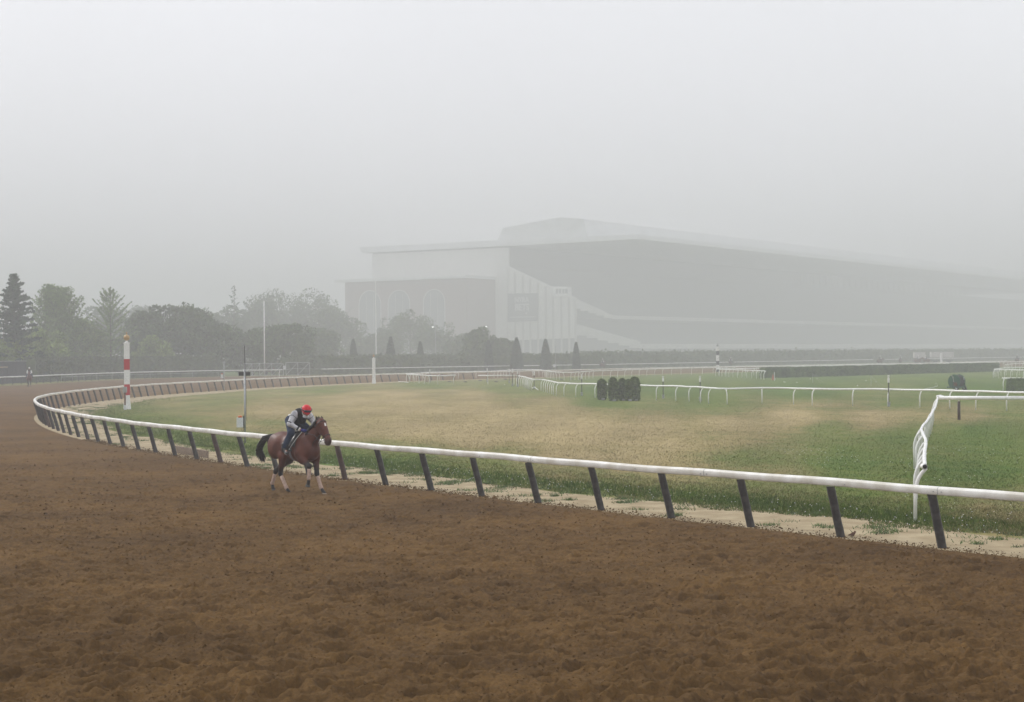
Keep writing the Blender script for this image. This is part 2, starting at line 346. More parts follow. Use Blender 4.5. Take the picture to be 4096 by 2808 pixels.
# far ribbon between the rails: join matching stations of inner and outer curve
ts = np.linspace(0, 1, 260)
tsi = ts * IR.L; A = IR.at(tsi) + IR.nrm(tsi) * .32
B = []
OP = OR_.p
for a, nn in zip(A, IR.nrm(tsi)):
    rel = OP - a; al = rel @ nn; ac = np.abs(rel @ np.array([nn[1], -nn[0]]))
    okk = (al > 5) & (ac < 3); B.append(a + nn * (al[okk].min() - .8 if okk.any() else 34 + 0 * 1))
B = np.array(B); fr = np.linspace(0, 1, 24)
V = A[:, None] * (1 - fr)[None, :, None] + B[:, None] * fr[None, :, None]
ii = np.arange(V.shape[0] * V.shape[1]).reshape(V.shape[:2])
F1 = np.stack([ii[:-1, :-1], ii[:-1, 1:], ii[1:, 1:], ii[1:, :-1]], -1).reshape(-1, 4)
V1 = np.concatenate([V, np.full(V.shape[:2] + (1,), .008)], -1).reshape(-1, 3)
# near part
ys = [15.5]
while ys[-1] < 78: ys.append(ys[-1] + .030 + .0016 * (ys[-1] - 15) + max(0, ys[-1] - 45) * .004)
ys = np.array(ys); us = np.linspace(-.45, .45, 1080)
YY, UU = np.meshgrid(ys, us, indexing='ij'); XX = UU * YY * (1 + .25 * np.clip((20 - YY) / 5, 0, 1))
Dn = IR.dist(XX, YY)
h = .075 * fbm(XX * 1.9, YY * 1.5, 60, 3) + .055 * fbm(XX * 6, YY * 5.0, 70, 3) + .05 * fbm(XX * 24, YY * 19, 80, 2) + .007 * np.sin(Dn * 42 + 5 * fbm(XX * .8, YY * .8, 44, 2)) * np.clip(.5 + 3 * fbm(XX * .3, YY * .2, 45, 2), 0, 1)
near = np.clip((34 - YY) / 14, 0, 1) * np.clip((3 - XX) / 9, .1, 1)
h += .16 * near * (np.abs(fbm(XX * 1.7, YY * 1.3, 90, 3)) * -1.8 + .3)
h += .02 * np.clip(fbm(XX * .35, YY * .35, 95, 2) * 3, -.5, 1) * fbm(XX * 11, YY * 11, 75, 2)
NP_ = 8500
hx = rng.uniform(-22, 16, NP_); hy = 15.5 + 45 * rng.random(NP_) ** 1.35; keep = np.abs(hx) < hy * .42; hx = hx[keep]; hy = hy[keep]
for cx_, cy_ in zip(hx, hy):
    nr_ = min(1, max(0, (33 - cy_) / 14)); rr = rng.uniform(.06, .11) * (1 + .4 * nr_); dp = rng.uniform(.035, .085) * (1 + .3 * nr_); el = rng.uniform(.8, 1.6)
    i0, i1 = np.searchsorted(ys, (cy_ - .35, cy_ + .35)); uc = cx_ / cy_ / (1 + .25 * max(0, min(1, (20 - cy_) / 5))); du = .4 / cy_
    j0, j1 = np.searchsorted(us, (uc - du, uc + du))
    if i1 <= i0 or j1 <= j0: continue
    dx = (XX[i0:i1, j0:j1] - cx_) * .85 + (YY[i0:i1, j0:j1] - cy_) * .5; dy = (YY[i0:i1, j0:j1] - cy_) * .85 - (XX[i0:i1, j0:j1] - cx_) * .5
    q = np.sqrt((dx / el) ** 2 + dy ** 2) / rr
    h[i0:i1, j0:j1] += -dp * np.exp(-q ** 3) + .35 * dp * np.exp(-((q - 1.45) / .4) ** 2)
edge = np.clip((Dn - .25) / 1.2, 0, 1)
h = .012 + np.maximum((h + .055) * (.15 + .85 * edge), 0) * np.clip((78 - YY) / 25, 0, 1) + .004
ok = Dn + .12 * fbm(XX * 1.5, YY * 1.5, 99, 4) > .32
ii = np.arange(XX.size).reshape(XX.shape)
F2 = np.stack([ii[:-1, :-1], ii[:-1, 1:], ii[1:, 1:], ii[1:, :-1]], -1).reshape(-1, 4)
F2 = F2[ok.ravel()[F2].all(1)]
# the far ribbon is left out where the near surface lies
c = V1[F1].mean(1); inn = (c[:, 1] > 17) & (c[:, 1] < 76) & (np.abs(c[:, 0]) < c[:, 1] * .36)
F1 = F1[~inn]
V2 = np.c_[XX.ravel(), YY.ravel(), h.ravel()]
used = np.unique(F2); rm = np.zeros(len(V2), np.int64); rm[used] = np.arange(len(used)); F2 = rm[F2]; V2 = V2[used]
F1b = F1[:, ::-1]
me = mesh_np(np.vstack([V1, V2]), np.vstack([F1b, F2 + len(V1)]), smooth=True); me.materials.append(m)
link('dirt_track', me)['kind'] = 'structure'
# loose clods lying on the surface and crumbs thrown over the sand edge
NC = 30000; v = rng.random(NC); dd = 1 / (1 / 75 + v * (1 / 16.5 - 1 / 75)); uu = rng.uniform(-.34, .34, NC); xx = uu * dd; Dc = IR.dist(xx, dd)
kp = Dc > .2; xx = xx[kp]; dd = dd[kp]
ex = rng.uniform(26, 90, 9000); q_ = IR.at(ex) + IR.nrm(ex) * (.35 - np.abs(rng.normal(0, .35, 9000)))[:, None]; nm0 = len(xx); xx = np.r_[xx, q_[:, 0]]; dd = np.r_[dd, q_[:, 1]]
iy = np.clip(np.searchsorted(ys, dd), 0, len(ys) - 1); ucl = xx / dd / (1 + .25 * np.clip((20 - dd) / 5, 0, 1)); ix = np.clip(np.searchsorted(us, ucl), 0, len(us) - 1); hz_ = h[iy, ix]; hz_[nm0:] = .008
sz = (.005 + .009 * rng.random(len(xx)) ** 2) * np.clip(dd / 18, 1, 2.4); sz[nm0:] *= .8
oc = np.array([(1, 0, 0), (0, 1, 0), (-1, 0, 0), (0, -1, 0), (0, 0, .8), (0, 0, -.6)]); jt = rng.uniform(.6, 1.4, (len(xx), 6, 1))
Vc = (np.c_[xx, dd, hz_ + sz * .4][:, None] + oc[None] * jt * sz[:, None, None]).reshape(-1, 3)
Fc = (np.arange(len(xx))[:, None, None] * 6 + np.array([(0, 1, 4), (1, 2, 4), (2, 3, 4), (3, 0, 4), (1, 0, 5), (2, 1, 5), (3, 2, 5), (0, 3, 5)])[None]).reshape(-1, 3)
me = mesh_np(Vc, Fc); me.materials.append(m); link('dirt_clods', me)['kind'] = 'stuff'

# ------------------------------------------------------------------ grass blades: edge tufts and short turf (nobody could count them)
def blades(cx_, cy_, z0, hgt, wid, lean=.5):
    N_ = len(cx_); a = rng.random(N_) * 6.283; lx = rng.normal(0, lean, N_) * hgt; ly = rng.normal(0, lean, N_) * hgt
    dx = np.cos(a) * wid / 2; dy = np.sin(a) * wid / 2
    V = np.empty((N_, 3, 3)); V[:, 0] = np.c_[cx_ - dx, cy_ - dy, z0]; V[:, 1] = np.c_[cx_ + dx, cy_ + dy, z0]; V[:, 2] = np.c_[cx_ + lx, cy_ + ly, z0 + hgt]
    return V.reshape(-1, 3), np.arange(N_ * 3).reshape(-1, 3)
def make_turf():
    N_ = 500000
    v = rng.random(N_); d = 1 / (1 / 150 + v * (1 / 29 - 1 / 150)); u = rng.uniform(-.36, .45, N_); x = u * d
    D = IR.dist(x, d); tt = 2.2 + 1.9 * fbm(x * .5, d * .5, 5, 4)
    keep = (D < -tt) & (rng.random(len(D)) < np.where(D > -7, 1, .45)); x = x[keep]; d = d[keep]; D = D[keep]
    dr = drymap(x, d); lush = np.exp(-((D + 3.7) / 1.2) ** 2)
    hg = (.018 + .030 * rng.random(len(x)) + .09 * lush * rng.random(len(x))) * (1 + .3 * (fbm(x * .8, d * .8, 12, 3)))
    V, F = blades(x, d, np.zeros(len(x)), hg, .012 + d * .00035)
    dr = np.clip(dr - .45 * lush, 0, 1)
    me = mesh_np(V, F, attrs={'dry': np.repeat(dr + rng.normal(0, .12, len(x)), 3)}); me.materials.append(M['turf'])
    link('grass', me)['kind'] = 'stuff'
    # weeds on the sand
    xs, ysn, hs_ = [], [], []
    for _ in range(430):
        s = rng.uniform(26, 150) if rng.random() < .7 else rng.uniform(26, 75); p = IR.at(s); nn = IR.nrm(s); o = -rng.uniform(.1, 3.0)
        if rng.random() > .12 + .33 * -o: continue
        c0 = p + nn * o; k_ = int(rng.uniform(20, 130)); sp = rng.uniform(.05, .24)
        xs.append(c0[0] + rng.normal(0, sp, k_)); ysn.append(c0[1] + rng.normal(0, sp, k_)); hs_.append(rng.uniform(.02, .085, k_))
    x = np.concatenate(xs); y = np.concatenate(ysn); V, F = blades(x, y, np.full(len(x), .004), np.concatenate(hs_), .02, .8)
    me = mesh_np(V, F); me.materials.append(M['weed']); link('weeds', me)['kind'] = 'stuff'
    # white clover heads
    N_ = 700; x = rng.uniform(9, 17, N_); y = rng.uniform(34, 62, N_) ; k2 = rng.random(N_) < np.clip(fbm(x * .5, y * .5, 3, 3) * 3 + .5, 0, 1)
    D = rng.uniform(-4.2, -1.9, 330); sI = rng.uniform(26, 75, 330); q = IR.at(sI) + IR.nrm(sI) * D[:, None]
    x = np.r_[x[k2], q[:, 0]]; y = np.r_[y[k2], q[:, 1]]; D = IR.dist(x, y); kk = D < -1.8; x = x[kk]; y = y[kk]
    o = np.array([(1, 0, 0), (0, 1, 0), (-1, 0, 0), (0, -1, 0), (0, 0, 1.)]) * .011
    V = (np.c_[x, y, .07 + .05 * rng.random(len(x))][:, None] + o[None]).reshape(-1, 3)
    F = (np.arange(len(x))[:, None, None] * 5 + np.array([(0, 1, 4), (1, 2, 4), (2, 3, 4), (3, 0, 4)])[None]).reshape(-1, 3)
    me = mesh_np(V, F); me.materials.append(M['white']); link('clover_flowers', me)['kind'] = 'stuff'
make_turf()

# ------------------------------------------------------------------ main inner rail
def loft_profile(C, t0, t1, step, off, prof, z0, name, mt, parent):
    t = np.arange(t0, t1, step); P = IR.at(t) if C is None else C.at(t); N = (IR if C is None else C).nrm(t)
    k = len(prof); V = np.empty((len(t), k, 3))
    zz = z0 + .006 * np.sin(t * 1.7) + .008 * np.sin(t * .6 + 1)
    for j, (a, z) in enumerate(prof):
        V[:, j, :2] = P + N * (off + a); V[:, j, 2] = zz + z
    ii = np.arange(len(t) * k).reshape(len(t), k); jj = np.roll(ii, -1, 1)
    F = np.stack([ii[:-1], ii[1:], jj[1:], jj[:-1]], -1).reshape(-1, 4)
    me = mesh_np(V.reshape(-1, 3), F, smooth=False); me.materials.append(mt); return link(name, me, parent)
root = thing('inner_track_rail', 'long white rail on slanting dark posts curving along the inside of the dirt track', 'railing')
prof = [(-.06, .0), (-.07, .012), (-.072, .10), (-.062, .128), (-.035, .143), (0, .147), (.035, .143), (.066, .125), (.076, .10), (.066, .012), (.056, 0)]
loft_profile(None, 8, IR.L - 5, .6, .27, prof[::-1], .965, 'rail', M['rail'], root)
def post_mesh(seed, mt):
    r_ = random.Random(seed); b_ = MB(); N_ = 16; K = 14; H = .965; V = []
    for i in range(N_ + 1):
        f_ = i / N_; z = H * f_; x = .27 * f_ ** 1.0
        for k in range(K):
            a = 2 * math.pi * k / K; rx = .080 + .004 * math.sin(3 * a + seed + z * 9) + r_.uniform(-.0025, .0025); ry = .082 + r_.uniform(-.0025, .0025)
            if f_ > .88: rx += r_.uniform(-.012, .006); ry += r_.uniform(-.012, .006)
            V.append((x + math.cos(a) * rx, math.sin(a) * ry, z - .01))
    Fc = [(i * K + k, i * K + (k + 1) % K, (i + 1) * K + (k + 1) % K, (i + 1) * K + k) for i in range(N_) for k in range(K)]
    b_.add(V, Fc); b_.add([v for v in V[-K:]], [tuple(range(K))])
    me = bpy.data.meshes.new('post'); me.from_pydata(b_.v, [], b_.f); me.materials.append(mt); me.polygons.foreach_set('use_smooth', [True] * len(me.polygons)); me.update(); return me
PM = [post_mesh(i, M['sleeve']) for i in range(4)] + [post_mesh(9, M['sleeve_brown'])]
s0 = float(IR.s[np.argmin((IR.p[:, 0] - 7.51) ** 2 + (IR.p[:, 1] - 30.66) ** 2)])
k0 = 0
for i in range(-1, 97):
    s = s0 + i * 2.44
    if s > IR.L - 20: break
    p = IR.at(s); nn = IR.nrm(s)
    o = link('post', PM[4] if i in (9, 13, -5, 27) else PM[i % 4], root, (p[0], p[1], 0.0)); o.rotation_euler = (0, 0, math.atan2(nn[1], nn[0]) + random.uniform(-.03, .03)); o.scale = (1 + random.uniform(-.05, .05), 1, 1)

for i, s in enumerate(np.arange(s0 - 6.3, s0 + 90, 6.1)):    # joints and bolts of the rail
    p = IR.at(s); nn = IR.nrm(s); tg = IR.tan(s); z = .965 + .006 * math.sin(s * 1.7) + .008 * math.sin(s * .6 + 1); q = MB(); V = []
    for w_ in (-.006, .006):
        for a_, zz in [(x * 1.03, y * 1.012 - .001) for x, y in prof]: V.append((p[0] + nn[0] * (.27 + a_) + tg[0] * w_, p[1] + nn[1] * (.27 + a_) + tg[1] * w_, z + zz))
    k = len(prof); q.add(V, [(j, (j + 1) % k, k + (j + 1) % k, k + j) for j in range(k)]); q.build('joint', M['grey'], root)
    for ds in (-.09, .09, 2.2):
        p = IR.at(s + ds); nn = IR.nrm(s + ds); q = MB(); zz = .965 + .055; q.tube([(p[0] + nn[0] * .33, p[1] + nn[1] * .33, zz), (p[0] + nn[0] * .353, p[1] + nn[1] * .353, zz)], .011, 6); q.build('bolt', M['grey'], root)

# ------------------------------------------------------------------ pipe rails with goosenecks
def gooseneck_mesh(off=.2, H=1.05, r=.036, name='post', lowm=None):
    pts = [(0, 0, -.02), (0, 0, H * .55), (.012, 0, H * .68), (.05, 0, H * .8), (.11, 0, H * .9), (off, 0, H)]
    q = MB(); q.tube(pts, r, 8); me = bpy.data.meshes.new(name); me.from_pydata(q.v, [], q.f); me.materials.append(M['pipe'])
    me.polygons.foreach_set('use_smooth', [True] * len(me.polygons)); me.update(); return me
GN = gooseneck_mesh()
def pipe_rail(label, pts, side=1, r=.062, z=1.07, spacing=2.44, name='pipe_rail', posts=True, start=.3, post=GN, px=False, joints=True, group='white pipe rails', lab_post=None, zs=None):
    P = [railG(*p, z) for p in pts] if px else pts
    C = Curve(P, .5); root = thing(name, label, 'railing', (0, 0, 0), group=group)
    q = MB(); n_ = max(2, int(C.L / 1.2)); tt = np.linspace(0, C.L, n_); A = C.at(tt)
    q.tube([(a[0], a[1], z + .012 * math.sin(t * 1.3)) for a, t in zip(A, tt)], r, 8)
    if joints:
        for t in np.arange(3, C.L, 6.1):
            a = C.at(t); b_ = C.at(t + .1); q.tube([(a[0], a[1], z + .012 * math.sin(t * 1.3)), (b_[0], b_[1], z + .012 * math.sin(t * 1.3))], r * 1.18, 8)
    q.build('pipe', M['pipe'], root, smooth=True)
    if posts:
        k = 0
        for t in np.arange(start, C.L, spacing):
            if k > 96: break
            k += 1
            a = C.at(t); nn = C.nrm(t) * side
            o = link('post', post, root, (a[0] - nn[0] * .2, a[1] - nn[1] * .2, 0)); o.rotation_euler = (random.uniform(-.03, .03), random.uniform(-.03, .03), math.atan2(nn[1], nn[0]) + random.uniform(-.1, .1))
            o.scale = (1, 1, (z) / 1.07)
    return root
# C1: long turf rail with goosenecks, seen across the middle
pipe_rail('longest white gooseneck pipe rail crossing the turf from the corner to the right edge', [(4200,1573),(4096,1570),(3928,1566),(3766,1561.5),(3493,1557),(3261,1556),(3150,1552.5),(2964,1553.5),(2880,1555),(2808,1549.5),(2700,1544.5),(2553,1541.5),(2391,1536),(2321,1535),(2238,1531.5),(2210,1526),(2166,1518),(2135,1518.5),(2100,1508),(2068,1503)], side=-1, px=True, spacing=2.75, start=.9)
pipe_rail('short white pipe rail running left from the corner of the long turf rail', [(2062,1501.5),(1990,1502),(1913,1502)], side=1, px=True, spacing=3.5, start=.2)
pipe_rail('short low white pipe rail between the two gaps left of the turf corner', [(1823,1501),(1740,1503),(1680,1500),(1626.5,1497)], side=1, px=True, spacing=4.0, start=.2)
pipe_rail('wavy white pipe rail behind the short rails, in front of the far dirt track', [(1626.5,1497),(1727,1489),(1810,1487.5),(1965,1484.5),(2058,1479),(2158,1479.5),(2187,1484),(2223,1488),(2280,1490),(2321,1487.5),(2378,1483.5),(2429,1482),(2560,1477.5),(2700,1473.5),(2863,1470)], side=-1, px=True, spacing=3.3, start=1)
pipe_rail('upper of the two far white rails behind the long clipped hedge', [(2875,1469.5),(2969,1466.6),(3045,1466.5),(3280,1462),(3600,1454.5),(3800,1450),(4030,1443.5)], side=-1, px=True, spacing=4, start=1)
pipe_rail('lower of the two far white rails running along the top of the long clipped hedge', [(2872,1476),(2939,1474),(2995,1474.5),(3055,1472.5),(3143,1469),(3280,1464.5),(3600,1458),(3794,1453.6),(4005,1448),(4110,1445)], side=-1, px=True, spacing=3.2, start=1)
pipe_rail('white pipe rail from the black and white pole to the near hedge end', [(2866,1476),(2930,1479),(3049,1483.5),(3062,1486)], side=1, px=True, spacing=3.0, start=.3)
pipe_rail('white pipe rail at the right edge beyond the hose reel, front of its pair', [(3976,1477.5),(4040,1479),(4130,1481)], side=1, px=True, spacing=2.2, start=.2)
pipe_rail('white pipe rail at the right edge beyond the hose reel, rear of its pair', [(3978,1477),(4000,1473.5),(4025,1472),(4096,1469.8),(4150,1469)], side=-1, px=True, spacing=2.6, start=1)
pipe_rail('thick short white rail in front of the dark low hedge at the right edge', [(4009,1512.8),(4060,1513.3),(4150,1514.5)], side=1, r=.06, px=True, spacing=2.0, start=.3)
pipe_rail('faint far white rail end curving out at the right edge above the others', [(4020,1459),(4055,1455),(4120,1453)], side=-1, px=True, spacing=4, start=1)
# near chute rail with open pipe end
C3 = [(3699,1867),(3697,1820),(3703,1766),(3694,1740),(3685,1715),(3702,1692),(3721,1667),(3732,1645),(3742,1625),(3751,1592)]
r3 = pipe_rail('near white pipe rail with an open end toward the camera behind the main rail', C3, side=-1, r=.044, z=1.12, px=True, spacing=2.75, start=.05, name='chute_rail', group=None)
g = G(3699, 1867, 1.12); q = MB(); q.tube([(g.x, g.y - .03, 1.12), (g.x, g.y + .02, 1.12)], .04, 12); q.build('pipe_mouth', M['black'], r3)
q = MB(); q.tube([(g.x, g.y - .02, 1.12), (g.x, g.y + .18, 1.12)], .056, 12, caps=False); q.build('pipe_collar', M['pipe'], r3, smooth=True)
a = railG(3758, 1590, 1.12); b2 = railG(4140, 1591, 1.12)
r4 = thing('thick_rail', 'thick white horizontal rail on a brown post joining the near pipe rail at right', 'railing')
q = MB(); q.tube([(a[0], a[1], 1.1), (b2[0], b2[1], 1.1)], .1, 12); q.build('pipe', M['pipe'], r4, smooth=True)
q = MB(); gp = G(3836, 1679); q.tube([(gp.x, gp.y, -.01), (gp.x, gp.y, .92)], .075, 12); q.build('post', M['sleeve_brown'], r4, smooth=True)
q = MB(); q.tube([(gp.x, gp.y, .92), (gp.x, gp.y, 1.02)], .04, 12); q.build('bracket', M['pipe'], r4, smooth=True)
q = MB(); g = G(3757, 1590, 1.1); q.tube([(g.x - .12, g.y, 1.1), (g.x + .06, g.y, 1.14), (g.x + .2, g.y - .02, 1.08)], .11, 10); q.build('elbow', M['pipe'], r4, smooth=True)

# ------------------------------------------------------------------ outer rail of the dirt track (in pieces, with gaps)
ORC = Curve([(p[0], p[1]) for p in OR_.p[::8]] + [tuple(OR_.p[-1])], 1.0)
def spx(px):    # station on the outer curve seen at this photo column
    X_, Y_ = proj(OR_.p[:, 0], OR_.p[:, 1], 1.13); i = np.argmin(np.abs(X_ - px) + (OR_.p[:, 1] < 150) * 1e5); return OR_.s[i]
q = MB(); q.tube([(0, 0, -.02), (0, 0, .7), (.06, 0, .85), (.3, 0, 1.12)], [.05, .05, .035, .03], 6); DP = bpy.data.meshes.new('post'); DP.from_pydata(q.v, [], q.f); DP.materials.append(M['darkpost']); DP.update()
segs = [(-400, 1127, 'left outer white rail of the dirt track in front of the dark fence and hedge'), (1287, 2400, 'middle outer white rail of the far dirt track below the long hedge'),
        (2424, 2915, 'outer white rail piece between the small gap and the black and white pole'), (2932, 3492, 'outer white rail piece right of the black and white pole'),
        (3542, 3600, 'shortest outer white rail piece among the distant riders'), (3712, 4300, 'farthest outer white rail piece fading at the right edge')]
for a, b_, lb in segs:
    s_a, s_b = (30 if a < 0 else spx(a)), (OR_.L - 8 if b_ > 4100 else spx(b_)); root = thing('outer_track_rail', lb, 'railing', group='outer rail pieces')
    q = MB(); tt = np.linspace(s_a, s_b, max(3, int((s_b - s_a) / 2))); A = OR_.at(tt); q.tube([(p[0], p[1], 1.13) for p in A], .075, 8); q.build('pipe', M['pipe'], root, smooth=True)
    k = 0
    for t in np.arange(s_a + .5, s_b, 3.6):
        if k > 95: break
        k += 1; p = OR_.at(t); nn = OR_.nrm(t); o = link('post', DP, root, (p[0] + nn[0] * .3, p[1] + nn[1] * .3, 0)); o.rotation_euler = (0, 0, math.atan2(-nn[1], -nn[0]))
# lower grey pipe fence just behind, dark windscreen fence, pale bench rail
def along(s, off, z=0): p = OR_.at(s); nn = OR_.nrm(s); return (p[0] + nn[0] * off, p[1] + nn[1] * off, z)
root = thing('pipe_fence', 'thin grey pipe fence low behind the outer rail in front of the hedge', 'fence')
q = MB(); ss = np.arange(spx(300), spx(950), 3); q.tube([along(s, 2.2, .72) for s in ss], .03, 6); q.build('pipe', M['galv'], root)
for s in ss[::2]: q = MB(); q.tube([along(s, 2.2, 0), along(s, 2.2, 1.25)], .03, 5); q.build('post', M['galv'], root)
root = thing('windscreen_fence', 'black mesh windscreen fence behind the rail at the left edge', 'fence')
q = MB(); ss = np.arange(60, spx(330), 3); V = []
for s in ss: V += [along(s, 6, 0), along(s, 6, 3.15 + .05 * math.sin(s))]
q.add(V, [(2 * i, 2 * i + 2, 2 * i + 3, 2 * i + 1) for i in range(len(ss) - 1)]); q.build('screen', M['fence'], root)
q = MB(); q.tube([along(s, 5.9, 3.2) for s in ss], .03, 5); q.build('top_rail', M['galv'], root)
for s in ss[::2]: q = MB(); q.tube([along(s, 5.85, 0), along(s, 5.85, 3.25)], .045, 5); q.build('post', M['darkpost'], root)
root = thing('pale_board_rail', 'pale horizontal board rail in front of the black windscreen at left', 'railing')
q = MB(); ss2 = np.arange(75, spx(172), 2.5)
for s_, e_ in zip(ss2[:-1], ss2[1:]): q.beam(along(s_, 4.6, 2.38), along(e_, 4.6, 2.38 + .0), .05, .16)
q.build('board', M['tan'], root)
for s in ss2: q = MB(); q.beam(along(s, 4.7, 0), along(s, 4.7, 2.55), .12, .12, up=(0, 1, 0)); q.build('post', M['darkpost'], root)

# ------------------------------------------------------------------ foliage
def cards(C, size, seed, flat=0.0, dirs=None):
    r_ = np.random.default_rng(seed); N_ = len(C); a = r_.normal(size=(N_, 3)); a[:, 2] *= (1 - flat); a /= np.linalg.norm(a, axis=1, keepdims=True) + 1e-9
    if dirs is not None: a = a * .55 + dirs; a /= np.linalg.norm(a, axis=1, keepdims=True) + 1e-9
    b_ = np.cross(a, r_.normal(size=(N_, 3))); b_ /= np.linalg.norm(b_, axis=1, keepdims=True) + 1e-9
    s = (size * r_.uniform(.6, 1.35, N_))[:, None] if not hasattr(size, 'shape') else size[:, None]
    a = a * s * .75; b_ = b_ * s * .38
    V = np.stack([C - a, C + b_ * .9 - a * .1, C + a, C - b_ * .9 + a * .1], 1).reshape(-1, 3)
    return V, np.arange(N_ * 4).reshape(-1, 4)
def leafobj(name, V, F, mt, parent, loc):
    me = mesh_np(V, F); me.materials.append(mt); return link(name, me, parent)
def limbs(h, cr, seed, n_=7, r0=.25, start=.25):
    r_ = random.Random(seed); q = MB(); q.tube([(0, 0, -.1), (r_.uniform(-.1, .1), 0, h * .35), (r_.uniform(-.3, .3), r_.uniform(-.2, .2), h * .75)], [r0, r0 * .75, r0 * .25], 8)
    for i in range(n_):
        a = r_.uniform(0, 6.28); z = h * (start + (.7 - start) * i / n_); L_ = cr * r_.uniform(.5, .85)
        q.tube([(0, 0, z), (math.cos(a) * L_ * .5, math.sin(a) * L_ * .5, z + L_ * .35), (math.cos(a) * L_, math.sin(a) * L_, z + L_ * .75)], [r0 * .4, r0 * .25, r0 * .08], 5)
    return q
def broadleaf(loc, h, wr, label, seed, mt='leaf', nl=7000, leaf=.42, group='trees beyond the outer rail', name='broadleaf_tree', low=.08):
    r_ = np.random.default_rng(seed); root = thing(name, label, 'tree', loc, 0, group)
    limbs(h, wr, seed).build('trunk', M['trunk'], root, smooth=True)
    nc = 46; c = r_.normal(size=(nc, 3)); c /= np.linalg.norm(c, axis=1, keepdims=True); c *= r_.uniform(.35, 1, (nc, 1)) ** .6
    c[:, 2] = np.abs(c[:, 2]) * 1.0 - .25 * r_.random(nc) - .15; c[:, 0] *= wr * .82; c[:, 1] *= wr * .7; c[:, 2] = h * (.45 + low) + c[:, 2] * h * .48
    k = nl // nc; P = []; D_ = []
    for i in range(nc):
        rad = wr * r_.uniform(.16, .34); p = r_.normal(size=(k, 3)); p /= np.linalg.norm(p, axis=1, keepdims=True); d_ = p.copy(); p *= r_.uniform(.55, 1.05, (k, 1)) ** .7 * rad; p[:, 2] *= .75; P.append(c[i] + p); D_.append(d_)
    # lower skirt so that the crown reaches down among its neighbours
    ks = nl // 5; a = r_.uniform(0, 6.283, ks); rr = wr * r_.uniform(.3, .95, ks); P.append(np.c_[np.cos(a) * rr, np.sin(a) * rr * .8, r_.uniform(.06, .5, ks) * h]); D_.append(r_.normal(size=(ks, 3)) * .3)
    V, F = cards(np.vstack(P), leaf, seed, dirs=np.vstack(D_) * .3); leafobj('crown', V, F, M[mt], root, loc); return root
def conifer(loc, h, wr, label, seed, mt='fir', nb=150, up=.25, leaf=.3, group='trees beyond the outer rail', tips=0, name='conifer_tree', dens=9, skew=1.0, low=.06, thick=.34):
    r_ = np.random.default_rng(seed); root = thing(name, label, 'tree', loc, 0, group)
    q = MB(); q.tube([(0, 0, -.1), (0, 0, h * .5), (.1, 0, h * .98)], [.25, .14, .03], 7); P = []
    for i in range(nb):
        f_ = (low + (1 - low) * (i / nb) ** .9); z = f_ * h; a = i * 2.4 + r_.normal(0, .2); L_ = wr * (1 - f_) ** skew * r_.uniform(.65, 1.25) + .25
        d_ = np.array([math.cos(a), math.sin(a), 0]); n_ = int(L_ * dens) + 6; t = r_.random(n_) ** .8
        dr = up * L_ * t ** 1.3 * (0.4 + f_ * 1.2)
        p = np.array([0, 0, z]) + d_ * (t * L_)[:, None]; p[:, 2] += dr; sp = thick * (1.1 - t * .75)[:, None]; P.append(p + r_.normal(size=(n_, 3)) * sp * [.8, .8, .55])
        if i % 3 == 0: q.tube([(0, 0, z), tuple(np.array([0, 0, z]) + d_ * L_ * .9 + [0, 0, up * L_ * .8 * (0.4 + f_ * 1.2)])], [.05, .015], 4)
    q.build('trunk', M['trunk'], root, smooth=True)
    P = np.vstack(P); V, F = cards(P, leaf, seed); leafobj('crown', V, F, M[mt], root, loc); return root
def up_at(px, py_top, d, base_z=0):   # ground point + height for a thing seen at column px whose top is at py_top
    u, v = uv(px, py_top); return (u / FPX * d, d, base_z), CAMH - v / FPX * d - base_z
def T(fn, px, pyt, d, wr, *a, **k): loc, h = up_at(px, pyt, d); return fn(loc, h, wr, *a, **k)
GRP = 'trees beyond the outer rail'
T(conifer, 55, 1097, 262, 5.4, 'dark fir with long uneven arms and a thin pointed top at the left edge', 11, 'fir', nb=95, up=.12, leaf=.42, dens=30, skew=.8, thick=.3)
T(conifer, -45, 1230, 268, 4.5, 'dark lower evergreen cut by the left edge of the picture', 12, 'fir', nb=90, up=.1, leaf=.42, dens=26)
T(conifer, 198, 1146, 300, 5.6, 'green feathery conifer with a narrow spire, right beside the dark fir', 13, 'spruce', nb=170, up=.75, leaf=.3, dens=24, skew=.75)
T(conifer, 252, 1163, 304, 5.8, 'green feathery conifer with a blunt ragged top, second from the dark fir', 14, 'spruce', nb=170, up=.85, leaf=.3, dens=24, skew=.65)
T(conifer, 441, 1165, 308, 5.5, 'spiky tree with bare-tipped upswept branches behind the red and white pole', 15, 'spruce', nb=85, up=.62, leaf=.26, dens=20, skew=.55, thick=.13, low=.2)
T(broadleaf, 130, 1290, 285, 6, 'low leafy tree filling the gap under the feathery conifers', 16, 'leaf2', 9000)
T(broadleaf, 340, 1260, 312, 5.6, 'pale green leafy tree between the feathery conifers and the spiky tree', 17, 'leaf2', 9000)
T(broadleaf, 20, 1330, 262, 4.5, 'yellow green shrubby tree low at the left edge over the black fence', 26, 'leaf2', 6000)
T(broadleaf, 585, 1200, 326, 6, 'rounded dark tree right of the red and white pole', 18, 'leaf', 9000)
T(broadleaf, 680, 1190, 328, 7, 'tallest of the rounded dark trees left of the bare flagpole', 19, 'leaf', 10000)
T(broadleaf, 790, 1205, 328, 6.6, 'rounded dark tree sloping down toward the antenna pole', 20, 'leaf', 10000)
T(broadleaf, 620, 1330, 316, 4.6, 'small bright green tree in front of the rounded dark trees', 21, 'leaf2', 6000)
T(broadleaf, 885, 1270, 335, 5.6, 'dark lower tree just left of the antenna pole', 22, 'leaf', 8000)
